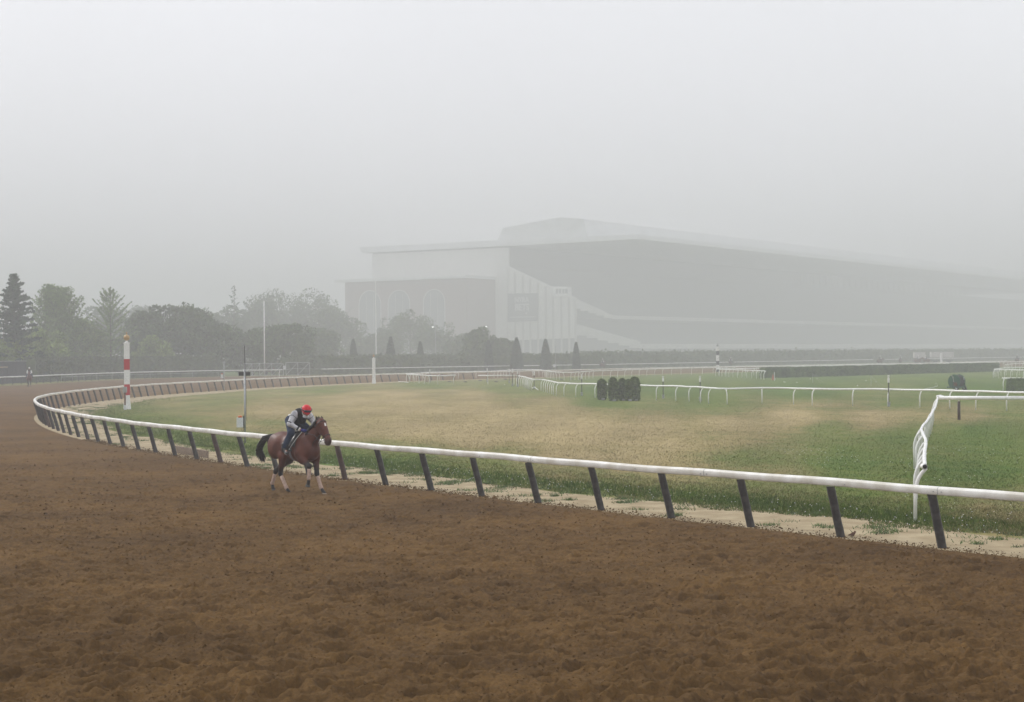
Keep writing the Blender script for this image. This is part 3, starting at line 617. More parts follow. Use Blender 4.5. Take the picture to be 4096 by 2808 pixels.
T(broadleaf, 1130, 1265, 345, 7.0, 'dim tree behind the gates right of the white flagpole', 23, 'leaf', 9000)
T(broadleaf, 1010, 1300, 335, 6, 'dim low tree behind the white flagpole', 24, 'leaf', 8000)
T(conifer, 935, 1140, 470, 6, 'faint thin open tree standing above the others in the fog', 25, 'fir', nb=24, up=.25, leaf=.32, dens=7, low=.45, thick=.25)
for i, (px, py, d, wr, lb) in enumerate([(400, 1190, 520, 10, 'faint tree in the fog behind the feathery conifers'), (560, 1195, 560, 11, 'faint tree showing just over the rounded dark trees at their left'), (880, 1200, 520, 11, 'faint tree in the fog under the thin open tree'),
        (1030, 1165, 560, 12, 'faint tall tree left of the top of the white flagpole'), (1130, 1145, 600, 14, 'faintest broad tree right behind the top of the white flagpole'), (1240, 1150, 600, 14, 'faint broad tree midway between flagpole and brick building'), (1330, 1190, 560, 11, 'faint tree beside the left corner of the brick building'), (1270, 1290, 420, 7, 'dim low tree behind the right gate')]):
    T(broadleaf, px, py, d, wr, lb, 40 + i, 'leaf', 7000, .6)
for i, (px, py, d, wr, lb) in enumerate([(1640, 1230, 560, 11, 'wide misty tree covering the middle arch of the brick building'), (1740, 1280, 540, 8, 'misty tree before the right part of the brick wall'), (1850, 1335, 480, 6, 'low misty tree left of the dark leafy tree'), (1925, 1300, 395, 5, 'dark leafy tree with an uneven top in front of the white end wall'),
        (2010, 1345, 400, 4, 'ragged low tree at the foot of the white wall columns'), (1540, 1300, 540, 8, 'misty tree before the left arch of the brick building'), (1450, 1330, 540, 7, 'low misty tree by the left corner of the brick building')]):
    T(broadleaf, px, py, d, wr, lb, 60 + i, 'leaf', 6000, .5, group='trees in front of the buildings')
def topiary(px, pyt, d, wr, label, seed):
    loc, h = up_at(px, pyt, d); r_ = np.random.default_rng(seed); root = thing('cone_shrub', label, 'shrub', loc, 0, 'clipped cone shrubs behind the long hedge')
    n_ = 2600; t = r_.random(n_); a = r_.uniform(0, 6.283, n_); rr = wr * (1 - t ** 1.6) ** .8 * r_.uniform(.82, 1.05, n_) + .08; P = np.c_[np.cos(a) * rr, np.sin(a) * rr, t * h]
    V, F = cards(P, .3, seed); leafobj('foliage', V, F, M['cone'], root, loc); q = MB(); q.tube([(0, 0, 0), (0, 0, h * .8)], [wr * .6, .1], 8); q.build('core', M['cone'], root)
for i, (px, py, wr, lb) in enumerate([(1413, 1357, 1.0, 'slim clipped cone shrub, first from the left behind the hedge'), (1562, 1348, 1.2, 'tallest clipped cone shrub, below the brick arches'), (1681, 1367, .9, 'narrow clipped cone shrub under the left lit lamp'), (1955, 1362, .95, 'clipped cone shrub in front of the dark leafy tree'),
        (2066, 1352, 1.35, 'broad clipped cone shrub below the dark banner'), (2182, 1358, 1.2, 'clipped cone shrub before the white columns'), (2304, 1370, .8, 'small clipped cone shrub at the right end of the white columns')]): topiary(px, py, 372, wr, lb, 80 + i)

def hedge(name, label, pts, w_, z0, h, mt, seed, leaf, dens, group=None, jag=.08):
    C = Curve(pts, 1.0); r_ = np.random.default_rng(seed); root = thing(name, label, 'hedge', (0, 0, 0), 0, group); t = np.arange(0, C.L, 1.5); t = np.r_[t, C.L]; A = C.at(t); N_ = C.nrm(t); q = MB(); V = []
    hh = h * (1 + .02 * np.sin(t * .7) + .015 * np.sin(t * 1.9))
    for p, nn, hz in zip(A, N_, hh):
        for o, z in ((-w_ / 2, z0), (w_ / 2, z0), (w_ / 2, hz * .96), (-w_ / 2, hz * .96)): V.append((p[0] + nn[0] * o * .9, p[1] + nn[1] * o * .9, z))
    q.add(V, [(i * 4 + k, i * 4 + (k + 1) % 4, i * 4 + 4 + (k + 1) % 4, i * 4 + 4 + k) for i in range(len(t) - 1) for k in range(4)] + [(3, 2, 1, 0), tuple((len(t) - 1) * 4 + k for k in range(4))]); q.build('core', M[mt], root)
    n_ = int(C.L * (2 * h + w_) * dens); tt = r_.uniform(0, C.L, n_); P = C.at(tt); NN = C.nrm(tt); hz = np.interp(tt, t, hh); u_ = r_.uniform(0, 2 * h + w_, n_)
    o = np.where(u_ < h, -w_ / 2, np.where(u_ < h + w_, (u_ - h) - w_ / 2, w_ / 2)); z = np.where(u_ < h, u_, np.where(u_ < h + w_, h, u_ - h - w_)) / h * hz
    Q = np.c_[P + NN * (o + r_.normal(0, jag, n_))[:, None], z + r_.normal(0, jag, n_)]; Q[:, 2] = np.maximum(Q[:, 2], .03)
    V, F = cards(Q, leaf, seed); leafobj('foliage', V, F, M[mt], root, None); return root
def offpts(a, b_, off, st=12): return [along(s, off)[:2] for s in np.arange(spx(a), spx(b_) + .1, st)]
hedge('clipped_hedge', 'tall clipped yellow green hedge behind the outer rail left of the gates', offpts(262, 920, 5.5), 2.0, 0, 3.55, 'hedge', 1, .3, 26)
hedge('long_hedge', 'long tall dim hedge behind the outer rail below the brick building and white wall', offpts(1262, 2560, 7), 2.2, 0, 3.4, 'hedge', 2, .42, 12, jag=.2)
hedge('low_hedge_dark_band', 'low uneven dim hedge at the foot of the grandstand seating, its right part an added dark band', offpts(2500, 4280, 13, 14), 5, 0, 3.5, 'hedge', 3, .5, 6, jag=.35)  # real hedge at left; right part added to darken the foot of the stand
hp = [G(3052, 1512), G(3200, 1509), G(3600, 1497), G(3990, 1486)]
hedge('steeplechase_hedge', 'long low clipped hedge on the turf behind the two rope stakes', [(p.x, p.y + .8) for p in hp], 1.3, 0, 1.36, 'leaf', 4, .16, 70, jag=.04)
hp = [G(4050, 1566), G(4300, 1570)]
hedge('dark_hedge', 'very dark low hedge at the right edge behind a thick white rail', [(p.x, p.y + .5) for p in hp], 1.2, 0, 1.05, 'leaf', 5, .1, 160, jag=.03)
# five arborvitae shrubs by the turf rail
def thuja(x0, x1, pyt, pyb, label, seed):
    g = G((x0 + x1) / 2, pyb); wr = (x1 - x0) / 2 / FPX * g.y; h = (pyb - pyt) / FPX * g.y; r_ = np.random.default_rng(seed); root = thing('arborvitae', label, 'shrub', (g.x, g.y, 0), 0, 'potted evergreen shrubs by the turf rail')
    n_ = 9000; t = r_.random(n_); a = r_.uniform(0, 6.283, n_); pr = np.interp(t, [0, .12, .5, .85, .96, 1], [.75, .95, 1, .9, .62, .25]); lump = 1 + .13 * np.sin(a * 3 + seed) * np.sin(t * 9 + seed) + .11 * np.sin(a * 5 + t * 17 + seed * 2) + .06 * np.sin(a * 11 + t * 29)
    rr = wr * .84 * pr * lump * r_.uniform(.74, 1.14, n_); P = np.c_[np.cos(a) * rr, np.sin(a) * rr, .05 + t * (h - .05)]; V, F = cards(P, .17, seed, dirs=np.array([0, 0, .5])); leafobj('foliage', V, F, M['thuja'], root, None)
    q = MB(); q.lathe((0, 0, 0), [(wr * .4, .1), (wr * .55, h * .3), (wr * .5, h * .8), (wr * .2, h * .9)], 12); q.build('core', M['thuja'], root)
    q = MB(); q.box((wr * .2, -.22, .07), (.24, .22, .14)); q.build('pot', M['grey'], root, bev=.02)
for i, (a, b_, c_, d_, lb) in enumerate([(2391, 2425, 1521, 1600, 'leftmost dark evergreen shrub, separate from the rest by the turf rail'), (2435, 2470, 1514, 1604, 'second evergreen shrub with a rounded top and a pale block at its foot'), (2475, 2506, 1518, 1602, 'narrow evergreen shrub left of the joined pair'), (2502, 2530, 1522, 1604, 'evergreen shrub squeezed between two neighbours'), (2519, 2559, 1512, 1603, 'rightmost and broadest evergreen shrub by the turf rail')]): thuja(a, b_, c_, d_, lb, 100 + i)

# ------------------------------------------------------------------ furlong poles
def ball_top(q_gold, q_white, z, k=1.0):
    q_white.lathe((0, 0, z), [(.15 * k, 0), (.15 * k, .03), (.09 * k, .06), (.07 * k, .12), (.09 * k, .14)], 16)
    zz = z + .14 + .2 * k; pr = [(.01, zz - .2 * k)] + [(.205 * k * math.cos(a), zz + .205 * k * math.sin(a)) for a in np.linspace(-1.45, 1.3, 12)] + [(.05 * k, zz + .22 * k), (.035 * k, zz + .25 * k)] + [(.06 * k * math.cos(a), zz + .32 * k + .06 * k * math.sin(a)) for a in np.linspace(-1.1, 1.5, 6)]
    q_gold.lathe((0, 0, 0), pr, 20)
def stripe_pole(px, pyb, label, bands, cols, H=4.45, w_=.38, ball='gold', k=1.0, rz=.2, flare=True):
    g = G(px, pyb); root = thing('furlong_pole', label, 'pole', (g.x, g.y, 0), rz, 'furlong marker poles'); q = MB(); z = 0
    for i, (h, c_) in enumerate(zip(bands, cols)):
        hh = h * H; q.box((0, 0, z + hh / 2), (w_, w_, hh), 0, c_)
        z += hh
    q.build('shaft', [M['white'], M['red'], M['black']], root)
    if flare: q = MB(); q.box((0, 0, .28), (w_ + .14, w_ + .14, .56), 0, 0, top=(w_ + .012) / (w_ + .14)); q.build('base_skirt', M['white'], root)
    q = MB(); q.box((0, 0, H + .03), (w_ + .07, w_ + .07, .06)); qg = MB(); ball_top(qg, q, H + .06, k); q.build('cap', M['white'], root, bev=.006); qg.build('ball', M[ball], root, smooth=True); return root
stripe_pole(509, 1637, 'tall red and white banded pole with a gold ball on top', [.215, .165, .22, .165, .235], [0, 1, 0, 1, 0])
stripe_pole(1496, 1534, 'plain white square pole with a small gold ball near the far rail', [1], [0], H=3.15, w_=.36, k=.75)
stripe_pole(2871, 1489, 'black and white banded pole in the fog in front of the seating', [.12, .18, .16, .24, .17, .13], [2, 0, 2, 0, 2, 0], ball='grey', w_=.45, flare=False)
g = G(3765, 1443); 
p_, h_ = up_at(3765, 1412, 440); root = thing('furlong_pole', 'faint pale pole with a small ball among the distant riders', 'pole', p_, 0, 'furlong marker poles'); q = MB(); q.box((0, 0, h_ / 2), (.45, .45, h_)); q.build('shaft', M['white'], root); q = MB(); q2 = MB(); ball_top(q2, q, h_, 1); q.build('cap', M['white'], root); q2.build('ball', M['grey'], root)
# little marker in front of the striped pole
g = G(505, 1639); root = thing('marker_stake', 'grey panel on a brown stake standing in front of the red and white pole', 'marker', (g.x, g.y - .35, 0))
q = MB(); q.box((0, 0, .75), (.09, .09, .9)); q.build('stake', M['brown'], root); q = MB(); q.box((0, 0, 1.35), (.27, .12, .38)); q.build('panel', M['grey'], root, bev=.03); q = MB(); q.box((0, 0, .16), (.15, .15, .32)); q.build('foot', M['ltgrey'], root, bev=.01)
# timing poles
def timing_pole(px, pyb, label, H=2.97, ant=True):
    g = G(px, pyb); root = thing('timing_pole', label, 'pole', (g.x, g.y, 0), 0, 'slim grey equipment poles'); q = MB(); q.tube([(0, 0, 0), (0, 0, H)], .038, 10)
    for z in np.arange(.9, H, .36): q.tube([(0, 0, z), (0, 0, z + .02)], .042, 10)
    q.build('pole', M['galv'], root, smooth=True)
    q = MB(); q.box((-.2, 0, .82 if ant else 1.55), (.26, .16, .39)); bx = q.build('control_box', M['ltgrey'], root, bev=.008); zb = .82 if ant else 1.55
    q = MB(); q.lathe((-.2, 0, zb + .197), [(.09, 0), (.085, .06), (.06, .085)], 12); q.build('beacon', M['amber'], bx, smooth=True)
    q = MB(); q.box((-.055, 0, zb + .02), (.03, .06, .5)); q.build('bracket', M['black'], bx)
    q = MB(); q.tube([(-.12, 0, zb - .19), (-.14, 0, zb - .3), (-.1, 0, zb - .38), (-.05, 0, zb - .33), (-.06, 0, zb - .22)], .008, 6); q.build('cable_loop', M['black'], bx)
    if ant:
        for s_ in (-1, 1): q = MB(); q.box((s_ * .135, 0, H - .19), (.19, .09, .15)); q.build('speaker', M['sleeve'], root, bev=.008)
        q = MB(); q.tube([(.02, -.04, H - .12), (.01, -.02, H + .95)], .011, 6); q.build('antenna', M['black'], root)
        q = MB(); q.tube([(.05, 0, .9), (.05, 0, H - .1)], .008, 5); q.build('cable', M['black'], root)
    else:
        q = MB(); q.box((-.03, 0, H - .02), (.35, .05, .05)); q.build('crossbar', M['galv'], root)
    return root
timing_pole(981, 1771, 'grey pole with two dark speakers, a thin antenna and a box with amber beacon')
timing_pole(897, 1566, 'smaller distant grey pole with a pale box at the far side of the bend', 3.0, False)
# second distant sign pole
g = U(2217, 1470, 300)
root = thing('timing_pole', 'faint thin pole with a pale box in front of the white columns', 'pole', (g.x, 290, 0), 0, 'slim grey equipment poles'); q = MB(); q.tube([(0, 0, 0), (0, 0, 4.9)], .04, 6); q.build('pole', M['galv'], root); q = MB(); q.box((-.2, 0, 1.6), (.45, .25, .5)); q.build('control_box', M['ltgrey'], root)
# flagpole, lamp standards
p_, h_ = up_at(1056, 1205, 322); root = thing('flagpole', 'tall bare white flagpole rising behind the gates', 'flagpole', p_); q = MB(); q.tube([(0, 0, 0), (0, 0, h_)], [.14, .09], 10); q.build('mast', M['white'], root, smooth=True); q = MB(); q.lathe((0, 0, h_), [(.02, 0), (.1, .08), (.02, .16)], 8); q.build('finial', M['white'], root)
p_, h_ = up_at(1502, 1120, 415); root = thing('light_mast', 'faint tall pale mast before the left arch of the brick building', 'mast', p_); q = MB(); q.tube([(0, 0, 0), (0, 0, h_)], [.16, .1], 8); q.build('mast', M['white'], root); q = MB(); q.box((0, 0, h_), (.5, .3, .2)); q.build('head', M['white'], root)
em = bpy.data.materials.new('lamp_glow'); em.use_nodes = True; b = em.node_tree.nodes['Principled BSDF']; b.inputs['Emission Color'].default_value = (1, 1, .96, 1); b.inputs['Emission Strength'].default_value = 3; M['lamp'] = em
for px, py, lb in ((1731, 1308, 'left of the two lit street lamps in the fog'), (1945, 1306, 'right of the two lit street lamps in the fog')):
    p_, h_ = up_at(px, py, 385); root = thing('street_lamp', lb, 'street lamp', p_, 0, 'lit lamps in the fog'); q = MB(); q.tube([(0.6, 0, 0), (0.6, 0, h_ + .1), (.1, 0, h_ + .2)], .07, 6); q.build('post', M['galv'], root)
    q = MB(); q.box((0, 0, h_ + .13), (.7, .35, .1)); q.build('hood', M['grey'], root); q = MB(); q.box((0, -.06, h_), (.30, .3, .13)); q.build('lamp', M['lamp'], root)
# bollard lights / sprinkler markers along the turf rails
def bollard(px, pyt, pyb, label):
    g = G(px, pyb); h = (pyb - pyt) / FPX * g.y; root = thing('marker_post', label, 'marker post', (g.x, g.y, 0), 0, 'slim marker posts with white heads'); q = MB(); q.tube([(0, 0, 0), (0, 0, h * .78)], .035, 8); q.build('stem', M['darkpost'], root)
    q = MB(); q.lathe((0, 0, h * .76), [(.055, 0), (.07, .02), (.07, h * .13), (.055, h * .15), (.05, h * .2), (.075, h * .21), (.07, h * .24)], 12); q.build('head', M['white'], root, smooth=True)
    q = MB(); q.box((0, 0, .12), (.17, .17, .24)); q.box((0, 0, .26), (.2, .2, .06)); q.build('foot', M['grey'], root, bev=.01)
for b_ in [(1720, 1476, 1529, 'leftmost slim marker post, beside a small orange cone'), (1949, 1472, 1528, 'slim marker post beside the middle of the short white rail'), (2037, 1475, 1533, 'slim marker post just left of the turf rail corner'), (2050, 1475, 1545, 'slim marker post in front of the turf rail corner'), (2071, 1481, 1548, 'slim marker post just right of the turf rail corner'), (2137, 1484, 1556, 'slim marker post near the dip after the turf rail corner'),
           (2327, 1495, 1583, 'slim marker post left of the evergreen shrubs'), (2653, 1505, 1594, 'slim marker post right of the evergreen shrubs'), (2801, 1504, 1604, 'slim marker post where the turf rail bends, in the middle of the grass'), (3555, 1501, 1626, 'nearest and tallest slim marker post, left of the hose reel')]: bollard(*b_)
# orange cones
M['orange'] = mat('cone_orange', (.5, .16, .07), .6)
for px, py, lb, cm in ((1708, 1528, 'pale orange cone beside the leftmost marker post', 'tan'), (3092, 1520, 'orange cone at the near end of the clipped hedge', 'orange')):
    g = G(px, py); root = thing('traffic_cone', lb, 'cone', (g.x, g.y, 0), 0, 'cones'); q = MB(); q.lathe((0, 0, .03), [(.17, 0), (.05, .65), (.03, .68)], 12); q.build('body', M[cm], root, smooth=True); q = MB(); q.box((0, 0, .02), (.42, .42, .04)); q.build('base', M[cm], root)
g = G(3091, 1522); root = thing('white_stake', 'upright white stake at the near end of the clipped hedge', 'stake', (g.x, g.y - 1.4, 0)); q = MB(); q.tube([(0, 0, 0), (0, 0, 1.1)], .035, 6); q.build('rod', M['white'], root)
# rope stakes on the turf
for px, pt, pb, lb in ((3251, 1493, 1532, 'left one of two thin stakes with slanting ropes on the turf'), (3484, 1502, 1546, 'right one of two thin stakes with slanting ropes on the turf')):
    g = G(px, pb); h = (pb - pt) / FPX * g.y; root = thing('rope_stake', lb, 'stake', (g.x, g.y, 0), 0, 'rope stakes'); q = MB(); q.tube([(0, 0, 0), (0, 0, h)], .016, 5); q.build('stake', M['galv'], root); q = MB()
    for ex, ey in ((.7, -.9), (1.1, -1.0)): q.tube([(0, 0, h), (ex * .5, ey * .5, h * .45), (ex, ey, .02)], .008, 4)
    q.build('rope', M['rope'], root); q = MB(); q.lathe((.42, -.4, h * .42), [(.01, -.04), (.045, 0), (.01, .04)], 8); q.build('tag', M['white'], root)
r_ = random.Random(3)
for i, (px, py) in enumerate([(3241, 1517), (3136, 1529), (3140, 1530), (3188, 1531), (3045, 1514), (3464, 1524), (3430, 1544), (3101, 1517), (2018, 1540), (2130, 1553)]):
    g = G(px, py); q = MB(); q.lathe((0, 0, 0), [(.01, 0), (.05, .03), (.055, .06), (.02, .1)], 8); o = q.build('white_ball', M['white'], smooth=True, loc=None); o.location = (g.x, g.y, 0)
    tag(o, 'small white ball lying on the turf', 'ball', 'small white balls on the turf')
# hose reel irrigation machine
g = G(3826, 1561); RZ = .75; root = thing('hose_reel', 'green wheeled irrigation reel wound with black hose on the turf', 'hose reel', (g.x, g.y, 0), RZ)
def ycyl(q, c, r, w_, n_=28, m=0): q.tube([(c[0] - w_ / 2, c[1], c[2]), (c[0] + w_ / 2, c[1], c[2])], r, n_, m)
q = MB(); ycyl(q, (.05, 0, .78), .5, .75)
for i in range(9):
    x = -.27 + i * .075; q.tube([(x + .05, math.cos(a) * .54, .78 + math.sin(a) * .54) for a in np.linspace(0, 2 * math.pi, 25)], .036, 6)
q.build('hose_coil', M['hose'], root, smooth=True)
for x in (-.36, .46): q = MB(); ycyl(q, (x, 0, .78), .60, .035, 32); q.tube([(x, math.cos(a) * .6, .78 + math.sin(a) * .6) for a in np.linspace(0, 2 * math.pi, 33)], .028, 6); q.build('drum_flange', M['rgreen'], root, smooth=False)
q = MB()
for y in (-.45, .45): q.beam((-.75, y, .28), (.75, y, .28), .09, .12)
for x in (-.5, .6): q.beam((x, -.5, .28), (x, .5, .28), .09, .12); q.beam((x, 0, .28), (x, 0, .8), .1, .1, up=(1, 0, 0))
q.build('chassis', M['rgreen'], root)
for x in (-.58, .62): q = MB(); ycyl(q, (x, -.4, .2), .2, .12, 18); w1 = q.build('wheel', M['hose'], root, smooth=False); q = MB(); ycyl(q, (x - .01, -.4, .2), .1, .14, 12); q.build('hub', M['ltgrey'], w1)
q = MB(); q.tube([(-.6, -.1, .75), (-.75, -.15, 1.05), (-1.05, -.2, 1.32)], .045, 8); q.tube([(-.72, -.15, 1.15), (-.95, -.2, 1.25)], .06, 8); q.build('sprinkler_gun', M['grey'], root)
q = MB(); q.tube([(-.5, -.3, .7), (-1.05, -.35, .72), (-1.07, -.35, 0)], .03, 6); q.build('stand_leg', M['hose'], root)
q = MB(); q.tube([(.6, -.1, .75), (.9, -.15, .62), (1.15, -.2, .3), (1.3, -.2, .0)], .05, 8); q.tube([(.7, -.1, .55), (1.0, -.2, .4)], .05, 6); q.build('outlet_hose', M['hose'], root, smooth=True)
q = MB(); q.box((-.55, -.25, .55), (.12, .3, .3)); q.build('gearbox', M['brown'], root, bev=.03)
q = MB(); q.beam((.5, -.5, .5), (.3, -.56, 1.15), .05, .03); q.build('guide_arm', M['ltgrey'], root)
g2 = G(3700, 1557); root = thing('sprinkler_arm', 'low pale sprinkler pipe with a curled end left of the hose reel', 'sprinkler', (g2.x, g2.y, 0)); q = MB(); q.tube([(0, 0, .06), (.6, 0, .14), (1.1, .0, .26)], .022, 6); q.tube([(1.1, 0, .26), (1.13, 0, .33)], .03, 6); q.build('pipe', M['ltgrey'], root); q = MB(); q.tube([(.95, 0, .3), (.93, 0, .5), (1.0, 0, .58), (1.1, 0, .5), (1.12, 0, .35)], .012, 6); q.build('hoop', M['galv'], root)
# dark drain covers / sprinkler heads on the turf
for i, (px, py, lb) in enumerate([(1797, 1528, 'dark round turf cover under the left short rail'), (1861, 1529, 'dark round turf cover in the open gap between the short rails'), (1921, 1524, 'dark round turf cover just right of the gap'), (1984, 1528.5, 'dark round turf cover below the middle short rail'), (2022, 1518, 'dark round turf cover left of the turf corner posts'), (2246, 1520, 'dark round turf cover under the dip of the far wavy rail'), (2285, 1517, 'dark round turf cover near the peak of the far wavy rail'), (2318, 1516, 'dark round turf cover right of the far rail peak')]):
    g = G(px, py); q = MB(); q.lathe((0, 0, .0), [(.28, 0), (.2, .1), (.08, .13)], 12); o = q.build('turf_cover', M['darkpost']); o.location = (g.x, g.y, .0); tag(o, lb, 'cover', 'dark round covers in the turf')
g = G(1593, 1527); h2 = G(1634, 1531.5); q = MB(); q.tube([(g.x, g.y, .06), (h2.x, h2.y, .06)], .04, 6); tag(q.build('loose_pipe', M['pipe']), 'white pipe lying on the grass at the left turf corner', 'pipe', 'loose white pipes on the grass')
g = G(2128, 1556); h2 = G(2152, 1562); q = MB(); q.tube([(g.x, g.y, .06), ((g.x + h2.x) / 2, g.y - 1, .22), (h2.x, h2.y, .06)], .035, 6); tag(q.build('loose_pipe', M['pipe']), 'bent white pipe lying near the second turf corner', 'pipe', 'loose white pipes on the grass')
# timber board edging at the rail
a = G(645, 1810); b_ = G(786, 1835); q = MB(); o_ = Vector((.35, .25, 0)); q.beam(a + o_ + Vector((0, 0, .12)), b_ + o_ + Vector((0, 0, .12)), .05, .26); tag(q.build('edging_board', M['wood'], bev=.005), 'weathered timber board set low between the slanting posts left of the horse', 'board')
# small bird on the sand
g = G(3410, 2152); root = thing('sparrow', 'tiny grey brown bird standing on the sand by the near posts', 'bird', (g.x, g.y, .004), .4)
q = MB(); q.tube([(-.085, 0, .055), (-.05, 0, .06), (0, 0, .07), (.04, 0, .085), (.055, 0, .1)], [.006, .016, .032, .026, .016], 10, sq=(.85, 1)); q.tube([(.045, 0, .095), (.06, 0, .112), (.072, 0, .108)], [.018, .021, .008], 8); q.build('body', M['brown'], root, smooth=True)
q = MB(); q.tube([(.075, 0, .108), (.09, 0, .103)], [.006, .001], 5); q.build('beak', M['black'], root); q = MB()
for y in (-.012, .012): q.tube([(.0, y, .045), (.005, y, .0)], .003, 4)
q.build('leg', M['black'], root); q = MB(); q.box((-.01, 0, .03), (.004, .004, .004))

# ------------------------------------------------------------------ gates and what stands behind them
def gate(x0, x1, pt, lb, vs, seed):
    d = 320; root = thing('tube_gate', lb, 'gate', group='metal gates in the outer fence'); q = MB(); P0 = U(x0, pt, d); P1 = U(x1, pt, d)
    q.tube([P0, P1], .05, 6); q.tube([(P0.x, d, .15), (P1.x, d, .15)], .05, 6)
    for x in vs: p = U(x, pt, d); q.tube([(p.x, d, 0), (p.x, d, p.z)], .05, 6)
    for a_, c_ in zip(vs[:-1], vs[1:]): p = U(a_, pt, d); r2 = U(c_, pt, d); q.tube([(p.x, d, .15), (r2.x, d, r2.z)], .04, 5)
    q.build('frame', M['galv'], root)
    qq = MB(); qq.add([(P0.x, d + .03, .1), (P1.x, d + .03, .1), (P1.x, d + .03, P1.z), (P0.x, d + .03, P0.z)], [(0, 1, 2, 3)]); qq.build('mesh_panel', M['fencemesh'], root); return root
fm = mat('chain_link', (.09, .09, .088), .8, .2, scale=2); n = fm.node_tree; b = n.nodes['Principled BSDF']; b.inputs['Alpha'].default_value = .45; M['fencemesh'] = fm
gate(977, 1133, 1454, 'wider left metal tube gate with slanting braces in the outer fence', [977, 1008, 1038.6, 1086.7, 1133], 1)
gr = gate(1143.5, 1238, 1450, 'narrower right metal tube gate with slanting braces in the outer fence', [1143.5, 1191, 1238], 2)
p = U(1138, 1470, 319); q = MB(); q.box((p.x, p.y, p.z), (.5, .05, .7)); tag(q.build('gate_sign', M['ltgrey']), 'small pale plate hanging between the two metal gates', 'sign')
s1 = U(1127, 1480, 312); s2 = U(1287, 1476, 325); q = MB(); q.tube([s1, ((s1.x + s2.x) / 2 - 1.5, 318, 1.35), s2], .03, 5); tag(q.build('gap_chain', M['galv']), 'thin grey chain spanning the gap in the outer rail before the gates', 'chain')
g = U(1117, 1490, 311); root = thing('bent_post', 'cream bent post at the end of the left outer rail', 'post', (g.x, 311, 0)); q = MB(); q.tube([(0, 0, 0), (0, 0, .7), (.12, 0, 1.05)], .06, 6); q.build('pipe', M['pipe'], root)
p = U(1080, 1450, 345); root = thing('parked_vehicle', 'red vehicle shape seen over the left metal gate in the fog', 'vehicle', (p.x, 345, 0))
q = MB(); q.add([(-1.1, -.9, .5), (1.0, -.9, .5), (1.0, .9, .5), (-1.1, .9, .5), (-1.1, -.8, 1.7), (1.05, -.8, 1.5), (1.05, .8, 1.5), (-1.1, .8, 1.7), (-.8, -.7, 2.6), (.3, -.7, 2.55), (.3, .7, 2.55), (-.8, .7, 2.6)], [(3, 2, 1, 0), (0, 1, 5, 4), (1, 2, 6, 5), (2, 3, 7, 6), (3, 0, 4, 7), (4, 5, 9, 8), (5, 6, 10, 9), (6, 7, 11, 10), (7, 4, 8, 11), (8, 9, 10, 11)]); q.build('body', M['redv'] if 'redv' in M else M['red'], root, bev=.12)
for x in (-.7, .7):
    q = MB(); q.tube([(x, -.95, .4), (x, -.7, .4)], .4, 14); q.build('wheel', M['hose'], root)
q = MB(); q.box((1.9, 0, 2.65), (1.5, 1.4, .5), 0, 0, .7); q.box((1.9, 0, 1.3), (.2, .2, 2.4)); q.build('canvas_top', M['tan'], root)
q = MB(); q.box((-.25, -.79, 2.1), (.7, .04, .45)); q.build('window', M['glass'], root)

# ------------------------------------------------------------------ grandstand
TH = math.atan(.64); ax = Vector((math.sin(TH), math.cos(TH), 0)); bx_ = Vector((-math.cos(TH), math.sin(TH), 0))
C0 = U(2560, 955, 940); C0.z = 0
def endp(px, py, s=0.0):      # photo point on the end elevation -> (t, z)
    u, v = uv(px, py); k = u / FPX; o = C0 + ax * s      # X = k*Y on the ray
    t = (k * o.y - o.x) / (bx_.x - k * bx_.y); Yd = o.y + bx_.y * t; return t, CAMH - v / FPX * Yd
def frontp(px, py, t):        # photo point on the long elevation at depth t -> (s, z)
    u, v = uv(px, py); k = u / FPX; o = C0 + bx_ * t
    s = (k * o.y - o.x) / (ax.x - k * ax.y); Yd = o.y + ax.y * s; return s, CAMH - v / FPX * Yd
def W(s, t, z): p = C0 + ax * s + bx_ * t; return (p.x, p.y, z)
def prism(q, prof, s0, s1, m=0):    # profile [(t,z)] extruded along the stand
    n_ = len(prof); V = [W(s0, t, z) for t, z in prof] + [W(s1, t, z) for t, z in prof]
    q.add(V, [tuple(range(n_)), tuple(range(n_, 2 * n_))[::-1]] + [(i, i + n_, (i + 1) % n_ + n_, (i + 1) % n_) for i in range(n_)], m)
LS = 1000
gs = thing('grandstand', 'huge fog-bound racecourse grandstand with a sweeping cantilever roof and two seating decks', 'grandstand')
E_ = lambda pts, s=0: [endp(a, b_, s) for a, b_ in pts]
q = MB(); prism(q, E_([(1455, 1012), (2035, 984), (2560, 957), (2560, 938), (1990, 962), (1442, 990)]), -1.5, LS); q.build('roof', M['roofm'], gs)
q = MB(); prism(q, E_([(1983, 968), (2008, 912), (2240, 868), (2330, 876), (2345, 946)]), 1, LS); q.build('penthouse', M['roofm'], gs)
# ribbed edge of the roof
tw = endp(2035, 1060)[0]; tb = endp(1489, 1020)[0]; z_roof = endp(2035, 984)[1] - .3
zt1 = endp(2035, 1065)[1]
ew = E_([(1489, 1016), (2035, 990), (2035, 1065), (2215, 1150), (2305, 1192), (2305, 1352), (1865, 1368), (1489, 1375)])
q = MB(); prism(q, ew, 0, .8); endw = q.build('end_wall', M['endwall'], gs)
s_gap = frontp(3200, 1120, tw)[0]
z1 = frontp(3400, 1150, tw)[1]; z2 = z1 + 7.5
q = MB(); prism(q, [(tb, 0), (tw, 0), (tw, z_roof), (tb, z_roof)], .8, s_gap, 0); prism(q, [(tb, 0), (tw, 0), (tw, z1), (tb, z1)], s_gap, LS, 0); prism(q, [(tb, z2), (tw, z2), (tw, z_roof), (tb, z_roof)], s_gap, LS, 0); q.build('main_block', M['deck'], gs)
